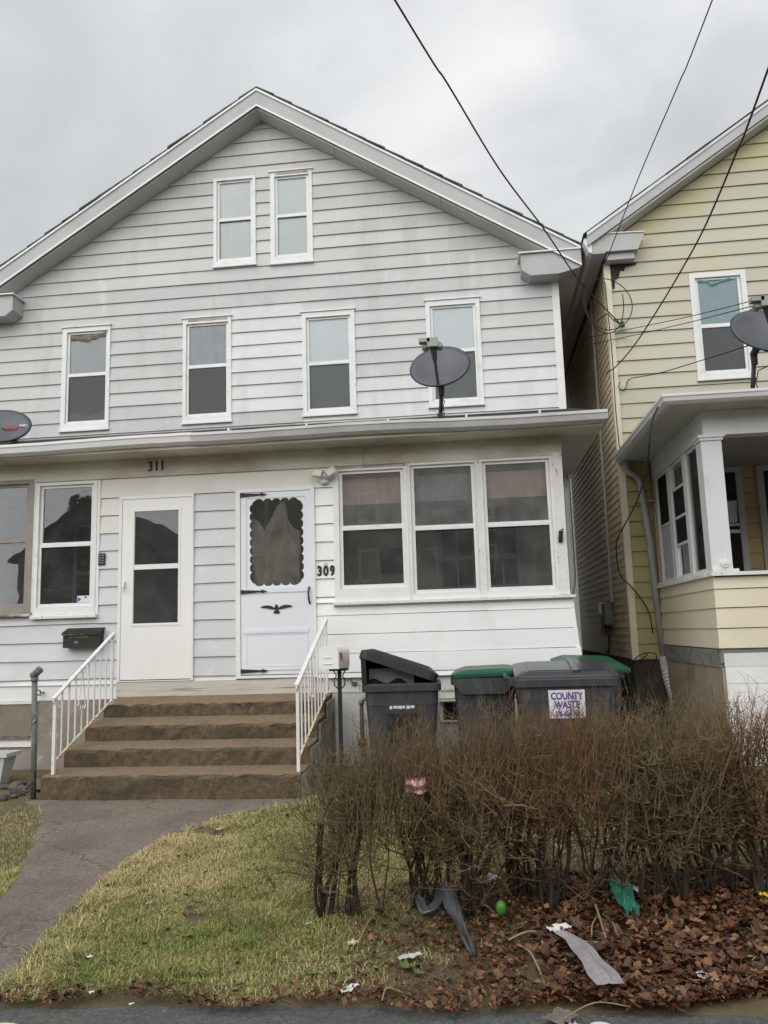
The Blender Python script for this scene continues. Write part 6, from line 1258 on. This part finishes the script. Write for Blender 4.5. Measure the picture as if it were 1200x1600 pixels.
# ================================================================== ACROSS THE STREET (seen only in the window glass)
random.seed(77)
def far_house(x, y, wd, dp, h, rh, cw, label):
    t = thing('far_house', (x, y, 0), label, 'house', 'houses across the street')
    mw = mat('far_wall', cw, tuple(c_*.85 for c_ in cw), sc=2, rough=.7)
    b = MB(); b.box(x-wd/2, x+wd/2, y-dp, y, -.1, h); b.prism([(x-wd/2, h), (x+wd/2, h), (x, h+rh)], 'y', y-dp, y); b.put('wall', mw, t)
    for s in (-1, 1):
        b = MB(); b.hexa([(x, y-dp-.3, h+rh+.02), (x+s*(wd/2+.3), y-dp-.3, h-.2), (x+s*(wd/2+.3), y+.3, h-.2), (x, y+.3, h+rh+.02), (x, y-dp-.3, h+rh+.16), (x+s*(wd/2+.3), y-dp-.3, h-.06), (x+s*(wd/2+.3), y+.3, h-.06), (x, y+.3, h+rh+.16)]); b.put('roof', SHINGLE, t)
    for zx in (-.28, .28):
        for z in (1.2, 4.2):
            b = MB(); b.frame(x+wd*zx-.5, x+wd*zx+.5, z, z+1.6, y+.002, y+.06, .1); wn = b.put('window', TRIM, t); b = MB(); b.box(x+wd*zx-.42, x+wd*zx+.42, y+.004, y+.02, z+.08, z+1.52); b.put('pane', BLACK, wn)
    b = MB(); b.box(x-.5, x+.5, y+.002, y+.06, .4, 2.5); b.put('door', DARK, t)
far_house(-21, -24, 8, 11, 6, 3, (.35, .33, .29), 'tan gabled house across the street')
bk = thing('added_sky_blocker', (4, -24, 0), 'unseen long brown brick block added across the street to block reflected sky', 'blocker', None)  # added behind the camera to keep sky out of the porch glass reflections
BRK = mat('brown_brick', (.17, .10, .075), (.12, .075, .058), sc=6, rough=.9)
b = MB(); b.box(-13, 24, -36, -24, -.1, 10.0); b.put('wall', BRK, bk); b = MB(); b.box(-13.2, 24.2, -36.2, -23.8, 10.0, 10.3); b.put('cornice', TRIM, bk)
for i in range(12):
    for j in range(3):
        xw, zw = -12+3*i, .9+3.1*j; b = MB(); b.frame(xw, xw+1.1, zw, zw+1.7, -23.998, -23.93, .09); wn = b.put('window', TRIM, bk); b = MB(); b.box(xw+.08, xw+1.02, -23.996, -23.98, zw+.08, zw+1.62); b.put('pane', BLACK, wn)
tr = thing('spruce_tree', (-17.5, -16.5, -.08), 'dark conical spruce tree in the yard across the street', 'tree')
b = MB(); b.tube([(-17.5, -16.5, -.1), (-17.5, -16.5, 4), (-17.5, -16.5, 8)], [.16, .1, .02], 8); b.put('trunk', STEMM, tr)
b = MB()
for i in range(2600):
    z = random.uniform(.6, 8); R_ = 2.0*(1-z/8.3)+.1; a = random.uniform(0, 2*pi); r1 = R_*random.uniform(.35, 1); c = Vector((-17.5+r1*cos(a), -16.5+r1*sin(a), z-r1*.25)); d = Vector((cos(a), sin(a), -.25)); sd_ = Vector((-sin(a), cos(a), random.uniform(-.3, .3)))
    b.add([c, c+d*.28+sd_*.12, c+d*.42, c+d*.28-sd_*.12], [(0, 1, 2, 3)])
b.put('crown', mat('spruce_needles', (.022, .045, .022), (.035, .06, .03), sc=5, rough=.8), tr, fix=False)
